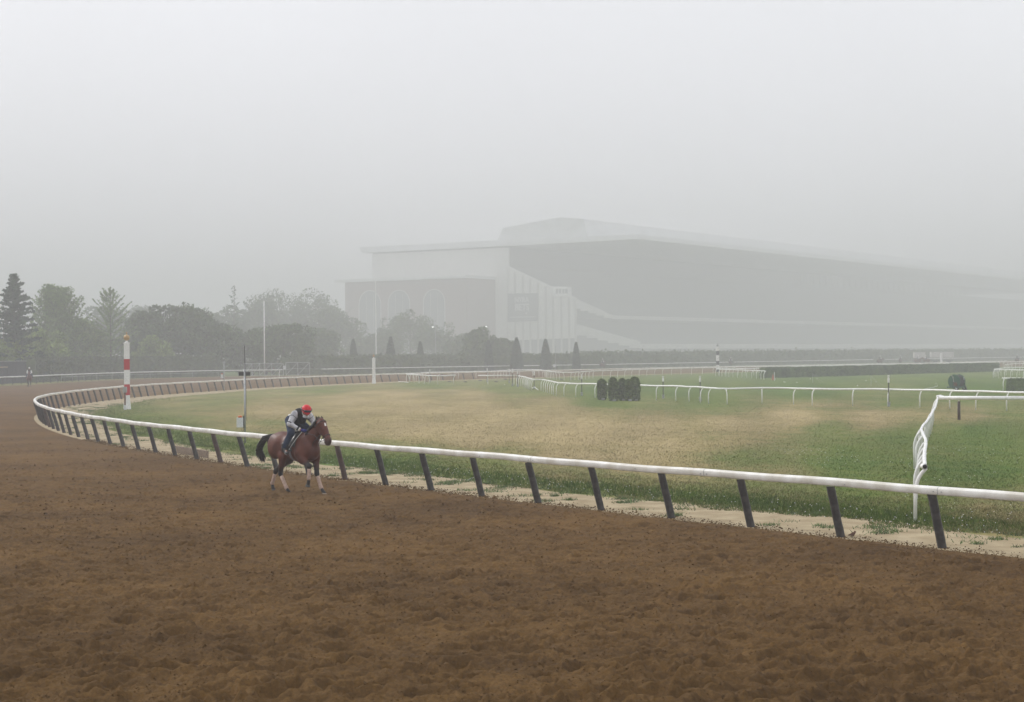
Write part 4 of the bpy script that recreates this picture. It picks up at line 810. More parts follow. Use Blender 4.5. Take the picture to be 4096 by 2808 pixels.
for i, s in enumerate(np.arange(s_gap + 2, LS - 200, 12.5)):
    q = MB(); prism(q, [(tw + .1, z1 - .1), (tw + 1.2, z1 - .1), (tw + 1.2, z2 + .1), (tw + .1, z2 + .1)], s, s + 2.2 + (0 if i > 4 else 3.5)); q.build('pillar', M['deck'], gs)
# mullions of the glazed level
for i, s in enumerate(np.arange(40, s_gap, 10.5)):
    q = MB(); z_a = 13 + 6; prism(q, [(tw - .5, 29), (tw - .15, 29), (tw - .15, 38), (tw - .5, 38)], s, s + .5); q.build('mullion', M['conc'], gs)
# upper deck
tA, zA = endp(2447, 1262); tB, zB = endp(2035, 1065); th = 2.3
q = MB(); prism(q, [(tA, zA - .4), (tB, zB), (tB, zB - th * 1.6), (tA + 2, zA - 3.1)], .9, LS)
q.build('upper_deck', M['deck'], gs)
q = MB(); prism(q, [(tA - .3, zA - 1.9), (tA - .3, zA + .1), (tA + .2, zA + .1), (tA + .2, zA - 1.9)], .0, LS); q.build('upper_parapet', M['conc'], gs)
tC, zC = endp(2560, 1390); tD, zD = endp(2305, 1296)
q = MB(); prism(q, [(tC, zC + .3), (tD, zD), (tD + 6, zD + 3), (tD + 6, 0), (tC + 5, 0), (tC + 3, zC - 1)], .9, LS); q.build('lower_deck', M['deck'], gs)
q = MB(); prism(q, [(tC - .3, zC - .6), (tC - .3, zC + 2.0), (tC + .2, zC + 2.0), (tC + .2, zC - .6)], .0, LS); q.build('lower_parapet', M['conc'], gs)
# stepped side walls of both decks
for i in range(6):
    a = i / 6; b_ = (i + 1) / 6; xa = 2305 + 255 * a; xb = 2305 + 255 * b_; ya = 1296 + 70 * a; yb = 1296 + 70 * b_
    q = MB(); prism(q, E_([(xa + 1, ya), (xb, yb), (xb, 1332 + 60 * b_), (xa + 1, 1332 + 60 * b_)]), -.3, .5); q.build('side_wall', M['conc'], gs)
for i in range(5):
    a = i / 5; b_ = (i + 1) / 5; xa = 2290 + 157 * a; xb = 2290 + 157 * b_; ya = 1188 + 72 * a; yb = 1188 + 72 * b_
    q = MB(); prism(q, E_([(xa + 1, ya), (xb, yb), (xb, 1225 + 46 * b_), (xa + 1, 1225 + 46 * b_)]), -.3, .5); q.build('side_wall', M['conc'], gs)
q = MB(); prism(q, E_([(2216, 1146), (2272, 1147), (2272, 1186), (2216, 1186)]), -1.5, 4); cb = q.build('corner_cabin', M['white'], gs)
for x in (2224, 2236, 2249, 2261): q = MB(); prism(q, E_([(x, 1155), (x + 9, 1155), (x + 9, 1174), (x, 1174)], -1.5), -1.56, -1.48); q.build('window', M['glass'], cb)
for i, x in enumerate([2031, 2061, 2092, 2121, 2152, 2183, 2213, 2246, 2277, 2302]):
    yt = np.interp(x, [2031, 2215, 2302], [1068, 1152, 1194]); q = MB(); t0, zt = endp(x, yt); prism(q, [(t0 - .45, 0), (t0 + .45, 0), (t0 + .45, zt - 1), (t0 - .45, zt - 1)], -.7, -.02); q.build('column', M['fin'] if i else M['conc'], gs)
q = MB(); t0, _ = endp(1865, 1380); t1, _ = endp(2302, 1380); prism(q, [(t1, 0), (t0, 0), (t0, endp(1865, 1368)[1] + .5), (t1, endp(2302, 1352)[1] + .3)], 5, 5.5); q.build('undercroft_dark_sheet', M['dark'], gs)  # dark sheet standing in for the shaded void behind the columns
q = MB(); prism(q, [(t1, 0), (t1 + .6, 0), (t1 + .6, 8), (t1, 8)], 0, 5); q.build('undercroft_side', M['conc'], gs)
q = MB(); prism(q, [(t1 + 1, 0), (t0, 0), (t0, 3.9), (t1 + 1, 3.9)], -2.2, -1.9); q.build('low_wall', M['conc'], gs)
# horseshoe emblems on the parapets
q = MB(); q.tube([(math.sin(a) * .75, 0, math.cos(a) * .85) for a in np.linspace(math.pi * -.82, math.pi * .82, 13)], .13, 5); EM = bpy.data.meshes.new('emblem'); EM.from_pydata(q.v, [], q.f); EM.materials.append(M['grey']); EM.update()
fz = math.atan2(ax.y, ax.x)
for px in [2573, 2628, 2654, 2708, 2734, 2783, 2807, 2857, 2926, 2949, 2995, 3018, 3062, 3147, 3192, 3210, 3250, 3270, 3308, 3328, 3385, 3420, 3460, 3500]:
    s, z = frontp(px, 1376, tC - .45); o = link('emblem', EM, gs, W(s, tC - .45, zC + .5)); o.rotation_euler = (0, 0, fz)
for px in [2470, 2527, 2577, 2632, 2683, 2733, 2790, 2838, 2890]:
    s, z = frontp(px, 1265, tA - .45); o = link('emblem', EM, gs, W(s, tA - .45, zA - .6)); o.rotation_euler = (0, 0, fz)
# pale ground level railings/gates below
for px0, px1 in ((2797, 2872), (3196, 3256), (3375, 3425)):
    s0_, _ = frontp(px0, 1400, tC + 3); s1_, _ = frontp(px1, 1400, tC + 3); q = MB()
    for s in np.linspace(s0_, s1_, 9): prism(q, [(tC + .4, .5), (tC + .7, .5), (tC + .7, zC - 1.2), (tC + .4, zC - 1.2)], s, s + .35)
    q.build('bar_gate', M['conc'], gs)
# banner with writing
sg = thing('banner', 'large dark square banner with pale letters hung on the white end wall', 'sign')
q = MB(); prism(q, E_([(2031, 1174), (2152, 1173), (2152, 1284), (2031, 1288)], -1), -1.2, -.8); q.build('panel', M['banner'], sg)
def text(body, px, py, pxw, name):
    c = bpy.data.curves.new(name, 'FONT'); c.body = body; c.align_x = 'CENTER'; c.align_y = 'CENTER'; c.extrude = .04; c.offset = .012; o = bpy.data.objects.new('tmp', c); COL.objects.link(o); bpy.context.view_layer.update()
    me = bpy.data.meshes.new_from_object(o.evaluated_get(bpy.context.evaluated_depsgraph_get())); bpy.data.objects.remove(o)
    wd = max(v.co.x for v in me.vertices) - min(v.co.x for v in me.vertices); t0 = endp(px - pxw / 2, py, -1.3)[0]; t1 = endp(px + pxw / 2, py, -1.3)[0]; k = abs(t1 - t0) / wd; t, z = endp(px, py, -1.3)
    me.materials.clear(); me.materials.append(M['text']); oo = link(name, me, sg, W(-1.3, t, z)); oo.rotation_euler = (R(90), 0, math.atan2(-bx_.y, -bx_.x)); oo.scale = (k, k * 1.15, k); return oo
text('NYRA', 2087, 1200, 56, 'lettering'); text('BETS', 2088, 1230, 56, 'lettering')
q = MB(); tq, zq = endp(2105, 1253, -1.3); prism(q, [(tq - .9, zq + .5), (tq, zq - .6), (tq + .9, zq + .5), (tq, zq + .2)], -1.3, -1.22); q.build('emblem', M['text'], sg)
q = MB(); prism(q, E_([(2040, 1267), (2142, 1266), (2142, 1269), (2040, 1270)], -1.3), -1.3, -1.22); q.build('tag_line', M['text'], sg)
# brick clubhouse wing
bw = thing('clubhouse', 'misty brick wing with tall arched windows left of the grandstand', 'building'); SB = -29
bt = [endp(1380, 1130, SB), endp(1866, 1112, SB)]; tl, tr = bt[0][0], bt[1][0]; zt = bt[0][1]
q = MB(); prism(q, [(tr, 0), (tl, 0), (tl, zt), (tr, zt)], SB, 20); q.build('wall', M['brick'], bw)
q = MB(); tL, _ = endp(1345, 1120, SB); prism(q, [(tr - .3, zt), (tL, zt), (tL, zt + 1.6), (tr - .3, zt + 1.6)], SB - 2, 20); q.build('roof', M['roofm'], bw)
for x0, x1, yt in ((1437, 1524, 1162), (1553, 1640, 1160), (1694, 1780, 1157)):
    ta, _ = endp(x0, 1250, SB); tc_, _ = endp(x1, 1250, SB); _, za = endp((x0 + x1) / 2, yt, SB); r0 = abs(ta - tc_) / 2; cx = (ta + tc_) / 2; arc = [(cx + r0 * math.cos(a), za - r0 + r0 * math.sin(a)) for a in np.linspace(0, math.pi, 15)]
    q = MB(); prism(q, arc + [(cx - r0, 0), (cx + r0, 0)], SB - .06, SB + .3); win = q.build('arched_window', M['glass'], bw)
    q = MB(); pts = [(cx + r0, 0)] + arc + [(cx - r0, 0)]; q.tube([W(SB - .1, t, z) for t, z in pts], .28, 5); q.build('trim', M['conc'], win)
    q = MB()
    for f_ in (-.33, .33): q.beam(W(SB - .1, cx + f_ * r0 * 1.0, 0), W(SB - .1, cx + f_ * r0, za - r0 * .3), .2, .2, up=(0, 1, 0))
    q.build('glazing_bars', M['fin'], win)
# pale trailers and dim figures far right
for px0, px1, y0, y1, lb in ((3655, 3650 + 48, 1412, 1427, 'left pale low trailer behind the distant riders'), (3692 + 30, 3812, 1411, 1425, 'longer pale low trailer behind the faint pole with a ball')):
    a = U(px0, y0, 520); b_ = U(px1, y0, 520); c_ = U(px0, y1, 520); root = thing('trailer', lb, 'trailer', ((a.x + b_.x) / 2, 520, 0), 0, 'pale trailers in the fog'); w_ = b_.x - a.x
    q = MB(); q.box((0, 0, (a.z + c_.z) / 2 - .1), (w_, 2.4, a.z - c_.z + .6)); q.build('body', M['conc'], root, bev=.1)
    for x in (-w_ * .3, w_ * .3): q = MB(); q.tube([(x, -1.25, .45), (x, 1.25, .45)], .45, 10); q.build('wheel', M['hose'], root)
    q = MB(); q.box((0, 0, .75), (w_ * .95, 2.0, .3)); q.build('chassis', M['dark'], root)


# ------------------------------------------------------------------ horses and riders: smooth blended solids turned into one skin
def surface_nets(Fv, org, hs):
    s = Fv < 0; nx, ny, nz = Fv.shape
    cs = np.zeros((nx - 1, ny - 1, nz - 1), int); cor = [(i, j, k) for i in (0, 1) for j in (0, 1) for k in (0, 1)]
    sl = lambda c: tuple(slice(a, a + n_ - 1) for a, n_ in zip(c, (nx, ny, nz)))
    for c in cor: cs += s[sl(c)]
    act = (cs > 0) & (cs < 8); I = np.argwhere(act); vid = -np.ones(act.shape, int); vid[act] = np.arange(len(I))
    acc = np.zeros((len(I), 3)); cnt = np.zeros(len(I)); vals = {c: Fv[sl(c)][act] for c in cor}
    for a in cor:
        for ax_ in range(3):
            if a[ax_]: continue
            b = list(a); b[ax_] = 1; b = tuple(b); fa, fb = vals[a], vals[b]; m_ = (fa < 0) != (fb < 0); t = np.where(m_, fa / np.where(m_, fa - fb, 1), 0)
            p = np.tile(np.array(a, float), (len(I), 1)); p[:, ax_] = t; acc[m_] += p[m_]; cnt[m_] += 1
    V = (I + acc / cnt[:, None]) * hs + org; Fs = []
    for ax_ in range(3):
        o1, o2 = [x for x in range(3) if x != ax_]
        a = [slice(1, -1)] * 3; a[ax_] = slice(0, -1); b = list(a); b[ax_] = slice(1, None); A = s[tuple(a)]; B = s[tuple(b)]; E_ = np.argwhere(A != B)
        if not len(E_): continue
        base = E_.copy(); base[:, o1] += 1; base[:, o2] += 1; q = []
        for d1, d2 in ((-1, -1), (0, -1), (0, 0), (-1, 0)):
            c = base.copy(); c[:, o1] += d1; c[:, o2] += d2; q.append(vid[c[:, 0], c[:, 1], c[:, 2]])
        q = np.stack(q, 1); fl = A[tuple(E_.T)]
        if ax_ == 1: fl = ~fl
        q[~fl] = q[~fl][:, ::-1]; Fs.append(q)
    F_ = np.vstack(Fs); return V, F_[(F_ >= 0).all(1)]
def prim_d(pr, P):
    a, b, ra, rb, sy = pr[0], pr[1], pr[2], pr[3], pr[4]
    a = np.array(a, float); b = np.array(b, float); Q = P
    if sy != 1: sc_ = np.array([1, 1 / sy, 1]); Q = P * sc_; a = a * sc_; b = b * sc_
    d = b - a; L2 = max((d ** 2).sum(), 1e-9); t = np.clip(((Q - a) @ d) / L2, 0, 1); return (np.linalg.norm(Q - a - t[..., None] * d, axis=-1) - (ra + (rb - ra) * t)) * min(1, sy)
def ell(c, r):   # ellipsoid
    return ('e', c, r)
def field(prims, P, k):
    out = None
    for pr in prims:
        if pr[0] == 'e':
            c = np.array(pr[1]); r = np.array(pr[2]); q = (P - c) / r; l = np.linalg.norm(q, axis=-1); g_ = np.linalg.norm(q / r, axis=-1) + 1e-9; d = l * (l - 1) / g_
            kk = k
        else:
            d = prim_d(pr, P); kk = pr[5] if len(pr) > 5 else k
        if out is None: out = d; continue
        h = np.maximum(kk - np.abs(out - d), 0) / kk; out = np.minimum(out, d) - h * h * kk * .25
    return out
def solid(prims, hs, k, colf=None):
    lo = np.full(3, 1e9); hi = -lo
    for pr in prims:
        if pr[0] == 'e': c = np.array(pr[1]); r = np.array(pr[2]); lo = np.minimum(lo, c - r); hi = np.maximum(hi, c + r)
        else:
            for c, r in ((pr[0], pr[2]), (pr[1], pr[3])): c = np.array(c); r = np.array([r, r * pr[4], r]); lo = np.minimum(lo, c - r); hi = np.maximum(hi, c + r)
    lo -= hs * 3 + k * .3; hi += hs * 3 + k * .3; n_ = np.ceil((hi - lo) / hs).astype(int) + 1
    G3 = np.stack(np.meshgrid(*[lo[i] + hs * np.arange(n_[i]) for i in range(3)], indexing='ij'), -1); V, F_ = surface_nets(field(prims, G3, k), lo, hs)
    return mesh_np(V, F_, smooth=True, attrs={'Col': colf(V)} if colf else None)
C_ = lambda a, b, ra, rb, sy=1, k=None: (a, b, ra, rb, sy) if k is None else (a, b, ra, rb, sy, k)
M['coat'] = mat('bay_coat', (.9, .9, .9), .48, .22, scale=4, attr='Col', spec=.28)
M['hair'] = mat('black_hair', (.012, .010, .010), .45, .3, spec=.4)
M['leather'] = mat('black_leather', (.014, .012, .012), .4, .3, spec=.4)
M['wrap'] = mat('pale_wrap', (.42, .30, .24), .9, .12, scale=20, bump=.3)
M['hoof'] = mat('hoof', (.28, .22, .16), .6, .25)
M['hoofd'] = mat('dark_hoof', (.055, .052, .05), .6, .25)
M['girth'] = mat('grey_girth', (.20, .19, .21), .8, .1)
M['cloth'] = mat('black_saddle_cloth', (.012, .012, .014), .85, .2)
M['yellow'] = mat('yellow_letters', (.6, .38, .02), .7, .05)
M['jeans'] = mat('blue_jeans', (.007, .016, .042), .85, col2=(.022, .040, .085), scale=9, bump=.5)
M['vest'] = mat('black_vest', (.010, .010, .011), .8, .2, bump=.3)
M['shirt'] = mat('grey_white_shirt', (.30, .30, .32), .85, col2=(.66, .66, .68), scale=7, bump=.6)
M['helmet'] = mat('red_helmet', (.60, .006, .015), .45, .08, spec=.4)
M['goggle'] = mat('dark_goggles', (.012, .006, .02), .2, .1, spec=.6)
M['mask'] = mat('pale_face_mask', (.62, .66, .70), .8, .05)
M['skin'] = mat('skin', (.36, .17, .11), .5, .1, spec=.35)
M['glove'] = mat('blue_glove', (.012, .015, .16), .6, .15)
M['cuff'] = mat('white_cuff', (.75, .74, .70), .8, .05)
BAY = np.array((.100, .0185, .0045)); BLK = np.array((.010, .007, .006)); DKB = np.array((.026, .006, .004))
POSE = dict(  # joints: (x forward, y left, z up)
    RF=[(.40, -.19, 1.02), (.47, -.2, .90), (.76, -.19, .735), (.745, -.19, .44), (.725, -.19, .35), (.70, -.19, .265)],
    LF=[(.46, .17, 1.05), (.53, .17, .92), (.615, .14, .53), (.80, .13, .19), (.87, .13, .115), (.94, .13, .055)],
    RH=[(-.60, -.16, 1.15), (-.36, -.19, .93), (-.49, -.19, .50), (-.21, -.2, .15), (-.14, -.2, .085), (-.07, -.2, .03)],
    LH=[(-.72, .15, 1.12), (-.62, .18, .86), (-1.09, .08, .52), (-1.20, .05, .20), (-1.19, .05, .12), (-1.14, .05, .05)], head=0)
WALK = dict(RF=[(.40, -.19, 1.02), (.46, -.2, .92), (.50, -.17, .50), (.48, -.17, .22), (.52, -.17, .13), (.55, -.17, .04)],
    LF=[(.46, .17, 1.05), (.5, .17, .92), (.66, .16, .60), (.56, .15, .34), (.52, .15, .24), (.52, .15, .17)],
    RH=[(-.60, -.16, 1.15), (-.45, -.19, .9), (-.80, -.16, .52), (-.70, -.16, .17), (-.65, -.16, .11), (-.6, -.16, .04)],
    LH=[(-.62, .16, 1.12), (-.4, .18, .88), (-.62, .14, .50), (-.40, .14, .16), (-.34, .14, .1), (-.3, .14, .04)], head=1)
def leg_prims(j, fore):
    s_, e_, k_, f_, p_, h_ = j; L_ = []
    if fore:
        L_ += [C_(s_, e_, .165, .118, .75), C_(e_, k_, .105, .058, .85, .05), C_(k_, k_, .068, .068, .9, .03), C_(k_, f_, .044, .034, 1, .03)]
    else:
        L_ += [C_(s_, e_, .24, .135, .62), C_(e_, k_, .13, .056, .75, .05), C_(k_, k_, .068, .058, .75, .03), C_(k_, f_, .044, .034, 1, .03)]
    L_ += [C_(f_, f_, .045, .045, 1, .02), C_(f_, p_, .036, .036, 1, .02), C_(p_, h_, .04, .046, 1, .015)]; return L_
def horse_prims(po):
    nk = 0 if po['head'] == 0 else .06
    B = [ell((.26, 0, 1.14), (.47, .265, .37)), ell((-.14, 0, 1.165), (.54, .275, .325)), ell((-.64, 0, 1.22), (.42, .265, .32)), ell((-.78, -.13, 1.16), (.28, .15, .32)), ell((-.78, .13, 1.16), (.28, .15, .32)),
         ell((-.56, 0, 1.36), (.34, .16, .16)), ell((.30, 0, 1.42), (.30, .085, .14)), ell((.47, -.15, 1.12), (.20, .11, .34)), ell((.47, .15, 1.12), (.20, .11, .34)), ell((.60, 0, 1.10), (.20, .20, .24))]
    N = [C_((.42, 0, 1.24), (.68, 0, 1.47 + nk), .27, .205, .55), C_((.68, 0, 1.47 + nk), (.95, 0, 1.74 + nk), .205, .125, .55)]
    h0 = np.array((1.0, 0, 1.79 + nk)); hd = np.array((.31, 0, -.45)); H = lambda t, off=0, y=0: tuple(h0 + hd * t + np.array((.44, 0, .27)) * off / .5 + np.array((0, y, 0)))
    N += [C_(H(-.02), H(.15), .110, .105, .85), C_(H(.12, -.055), H(.36, -.05), .138, .105, .62), C_(H(.1, .035), H(.9, .02), .078, .056, .95), C_(H(.45), H(.95, -.01), .092, .068, .75), C_(H(.98, .0), H(1.04, -.02), .062, .055, .95), C_(H(.92, -.075), H(1.0, -.07), .038, .034, 1)]
    for y in (-1, 1):
        N += [C_(H(.27, .04, y * .068), H(.33, .03, y * .070), .026, .024, 1, .03), C_(H(1.0, .03, y * .036), H(1.02, .02, y * .04), .024, .020, 1, .02)]
        N += [C_(H(-.12, -.0, y * .062), H(-.24, .01, y * .078), .038, .033, .7, .02), C_(H(-.24, .01, y * .078), H(-.40, .035, y * .086), .033, .008, .6, .015)]
    Lg = leg_prims(po['RF'], 1) + leg_prims(po['LF'], 1) + leg_prims(po['RH'], 0) + leg_prims(po['LH'], 0)
    return B + N + Lg, H
def horse_col(po, H):
    legs = [(po['RF'], 1), (po['LF'], 1), (po['RH'], 0), (po['LH'], 0)]; mz = np.array(H(1.0)); el = [np.array(H(-.3, .02, y * .08)) for y in (-1, 1)]; star = np.array(H(.22, .12)); eye = [np.array(H(.30, .045, y * .085)) for y in (-1, 1)]
    def f(V):
        w = np.zeros(len(V))
        for j, fore in legs:
            k_ = np.array(j[2]); f_ = np.array(j[3]); e_ = np.array(j[1])
            for a, b, w0, w1 in ((e_, k_, 0, 1), (k_, f_, 1, 1), (f_, np.array(j[5]), 1, 1)):
                d = b - a; t = np.clip(((V - a) @ d) / (d @ d), 0, 1); q = np.linalg.norm(V - a - t[:, None] * d, axis=1) < (.13 if w0 == 0 else .085)
                ww = np.clip((t - .45) / .4, 0, 1) if w0 == 0 else 1.0; w = np.where(q, np.maximum(w, ww), w)
        w = np.maximum(w, np.clip(1.5 - np.linalg.norm(V - mz, axis=1) / .10, 0, 1))
        for e_ in el: w = np.maximum(w, np.clip(1.6 - np.linalg.norm(V - e_, axis=1) / .08, 0, 1) * .9)
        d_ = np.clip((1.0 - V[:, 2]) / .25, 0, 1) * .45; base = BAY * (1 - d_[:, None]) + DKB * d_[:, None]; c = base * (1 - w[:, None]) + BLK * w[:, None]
        st = np.linalg.norm((V - star) * [1, 1.3, .7], axis=1) < .036; c[st] = (.75, .72, .68)
        for e_ in eye: c[np.linalg.norm(V - e_, axis=1) < .022] = (.005, .004, .004)
        return c
    return f
def strands(q, n_, fn, r, seed):
    r_ = random.Random(seed)
    for i in range(n_): q.tube(fn(r_), [r, r * .9, r * .7, r * .25][:4] if True else r, 4)
def make_horse(name, label, po, loc, rz, hs, detail=True, group='horses with riders', scale=1.0):
    root = thing(name, label, 'horse', loc, rz, group); pr, H = horse_prims(po); me = solid(pr, hs, .075, horse_col(po, H)); me.materials.append(M['coat']); link('body', me, root)
    near = lambda c, d, r0=.6: surf(pr, c, d, r0)
    def surf(pr_, c, d, r0):
        c = np.array(c, float); d = np.array(d, float); d /= np.linalg.norm(d); t = np.linspace(0, r0, 60); v = field(pr_, c + d * t[:, None], .075); i = np.argmax(v > 0); return c + d * t[i]
    # tail
    q = MB(); r_ = random.Random(5)
    for i in range(90 if detail else 14):
        a, b_ = r_.uniform(-1, 1), r_.uniform(-1, 1); e = r_.uniform(.7, 1.05); out = 1 if po['head'] == 0 else .45
        pts = [(-.93, a * .02, 1.40 + b_ * .02), (-1.08 * 1, -.02 + a * .03, 1.43 + b_ * .03), (-1.02 - .34 * out, -.06 + a * .06, 1.34 + b_ * .06), (-1.02 - .52 * out, -.09 + a * .085, 1.12 + b_ * .05), (-1.02 - .56 * out + .02 * b_, -.09 + a * .09, .94 * (1.5 - .5 * e)), (-1.02 - .44 * out + .06 * b_, -.06 + a * .07, .74 + (1 - e) * .5)]
        q.tube(pts, [.014, .016, .02, .02, .016, .004], 4)
    q.build('tail', M['hair'], root, smooth=True)
    # mane
    q = MB()
    for i in range(70 if detail else 12):
        t = r_.random(); nk = 0 if po['head'] == 0 else .06; x = .40 + .58 * t; z = 1.44 + .47 * t + nk * t + .03 * math.sin(t * 3.1); y = r_.uniform(-.02, .02); sd = -1 if r_.random() < .75 else 1
        q.tube([(x, y, z), (x - .015, y + sd * .05, z + .015 + r_.uniform(0, .03)), (x - .03, y + sd * .10, z - .06), (x - .05, y + sd * .125, z - .14 * r_.uniform(.7, 1.2))], [.012, .014, .012, .003], 4)
    q.tube([H(-.2, .0), H(-.12, .08), H(.05, .13), H(.12, .13)], [.02, .022, .018, .004], 5); q.build('mane', M['hair'], root, smooth=True)
    # bandages and hooves
    for nm, j in po.items():
        if nm == 'head': continue
        k_, f_, p_, h_ = [np.array(x) for x in j[2:]]
        if detail:
            q = MB(); a = k_ + (f_ - k_) * .22; q.tube([tuple(a), tuple(k_ + (f_ - k_) * .5), tuple(k_ + (f_ - k_) * .85), tuple(f_), tuple(f_ + (p_ - f_) * .5)], [.048, .047, .046, .056, .046], 12); q.build('leg_wrap', M['wrap'], root, smooth=True)
        d = (h_ - p_); d /= np.linalg.norm(d); q = MB(); b0 = h_ - d * .02
        if h_[2] < .08: d = np.array((d[0] * .5, 0, -1.0)); d /= np.linalg.norm(d)
        q.tube([tuple(b0), tuple(b0 + d * .055), tuple(b0 + d * .06)], [.045, .066, .060], 12, sq=(1.0, 1)); q.build('hoof', M['hoof'] if nm == 'LF' else M['hoofd'], root)
    # saddle, cloth, girth
    def band(x, w_, a0, a1, ex, mt, nm, cz=1.17, lean=0, n_=28, par=root):
        q = MB(); R1 = []; R2 = []
        for t in np.linspace(a0, a1, n_):
            d = (0, math.sin(t), math.cos(t))
            for lst, xx in ((R1, x - w_ / 2), (R2, x + w_ / 2)):
                xo = xx - lean * (math.cos(t) - 1) * .5; p = surf(pr, (xo, 0, cz), d, .6); lst.append(tuple(p + np.array(d) * ex))
        V = R1 + R2; q.add(V, [(i, i + 1, n_ + i + 1, n_ + i) for i in range(n_ - 1)]); o = q.build(nm, mt, par, smooth=True); s_ = o.modifiers.new('thick', 'SOLIDIFY'); s_.thickness = .012; s_.offset = 1; return o
    if detail: 
        band(.10, .075, math.pi * .45, math.pi * 1.55, .008, M['girth'], 'girth', lean=-.10)
        b_ = band(-.02, .30, -math.pi * .60, math.pi * .60, .012, M['cloth'], 'saddle_cloth'); 
        b3 = band(-.11, .26, -math.pi * .42, math.pi * .42, .012, M['cloth'], 'saddle_cloth')
        band(.12, .32, -math.pi * .47, math.pi * .47, .024, M['leather'], 'saddle_flap')
        p = surf(pr, (-.10, 0, 1.17), (0, -math.sin(math.pi * .60), math.cos(math.pi * .60)), .6)
        for dx in (-.05, .03): q = MB(); q.tube([(p[0] + dx + .028 * math.sin(a), p[1] - .03, p[2] + .028 * math.cos(a) + .02) for a in np.linspace(-2.6, 2.6, 12)], .007, 5); q.build('letter', M['yellow'], b_)
    q = MB(); q.tube([(-.22, 0, 1.56), (-.1, 0, 1.535), (.08, 0, 1.54), (.2, 0, 1.59)], [.09, .11, .09, .05], 12, sq=(1.1, .45)); q.build('saddle', M['leather'], root, smooth=True)
    # bridle
    br = MB()
    def loop(t0, off, dxr, r=.009):     # strap around the head, perpendicular to its length
        c = np.array(H(t0, off)); hn = np.array((.44, 0, .27)); hn /= np.linalg.norm(hn); pts = []
        for a in np.linspace(0, 2 * math.pi, 22): d = hn * math.cos(a) + np.array((0, 1, 0)) * math.sin(a); pts.append(tuple(surf(pr, c, d, .25) + d * .004))
        return pts
    ll = loop(.72, 0, 0); br.tube(ll, .010, 5); l2 = loop(.03, .0, 0); br.tube(l2, .010, 5)
    for y in (-1, 1):
        br.tube([H(-.08, -.02, y * .09), H(.15, -.03, y * .095), H(.45, -.035, y * .080), H(.82, -.03, y * .066)], .009, 5)
        br.tube([H(.86, -.03, y * .068), H(.80, -.16, y * .10), (.93, y * .16, 1.50), (.62, y * .15, 1.53), (.46, y * .12, 1.57)], .008, 5)   # reins
        if detail: br.tube([H(.5, -.1, y * .06), (.80, y * .10, 1.30), (.66, y * .05, .98)], .009, 5)
    b1 = br.build('bridle', M['leather'], root, smooth=True)
    if detail:
        q = MB()
        for y in (-1, 1): q.tube([tuple(np.array(H(.86, -.03, y * .072)) + np.array((math.cos(a) * .03, 0, math.sin(a) * .03))) for a in np.linspace(0, 6.3, 13)], .006, 5)
        q.build('bit_ring', M['steel'], b1)
        q = MB(); q.tube([(.56, 0, .78), (.62, .02, .70), (.68, .04, .78)], .01, 5); q.build('breast_strap', M['leather'], root)
    return root
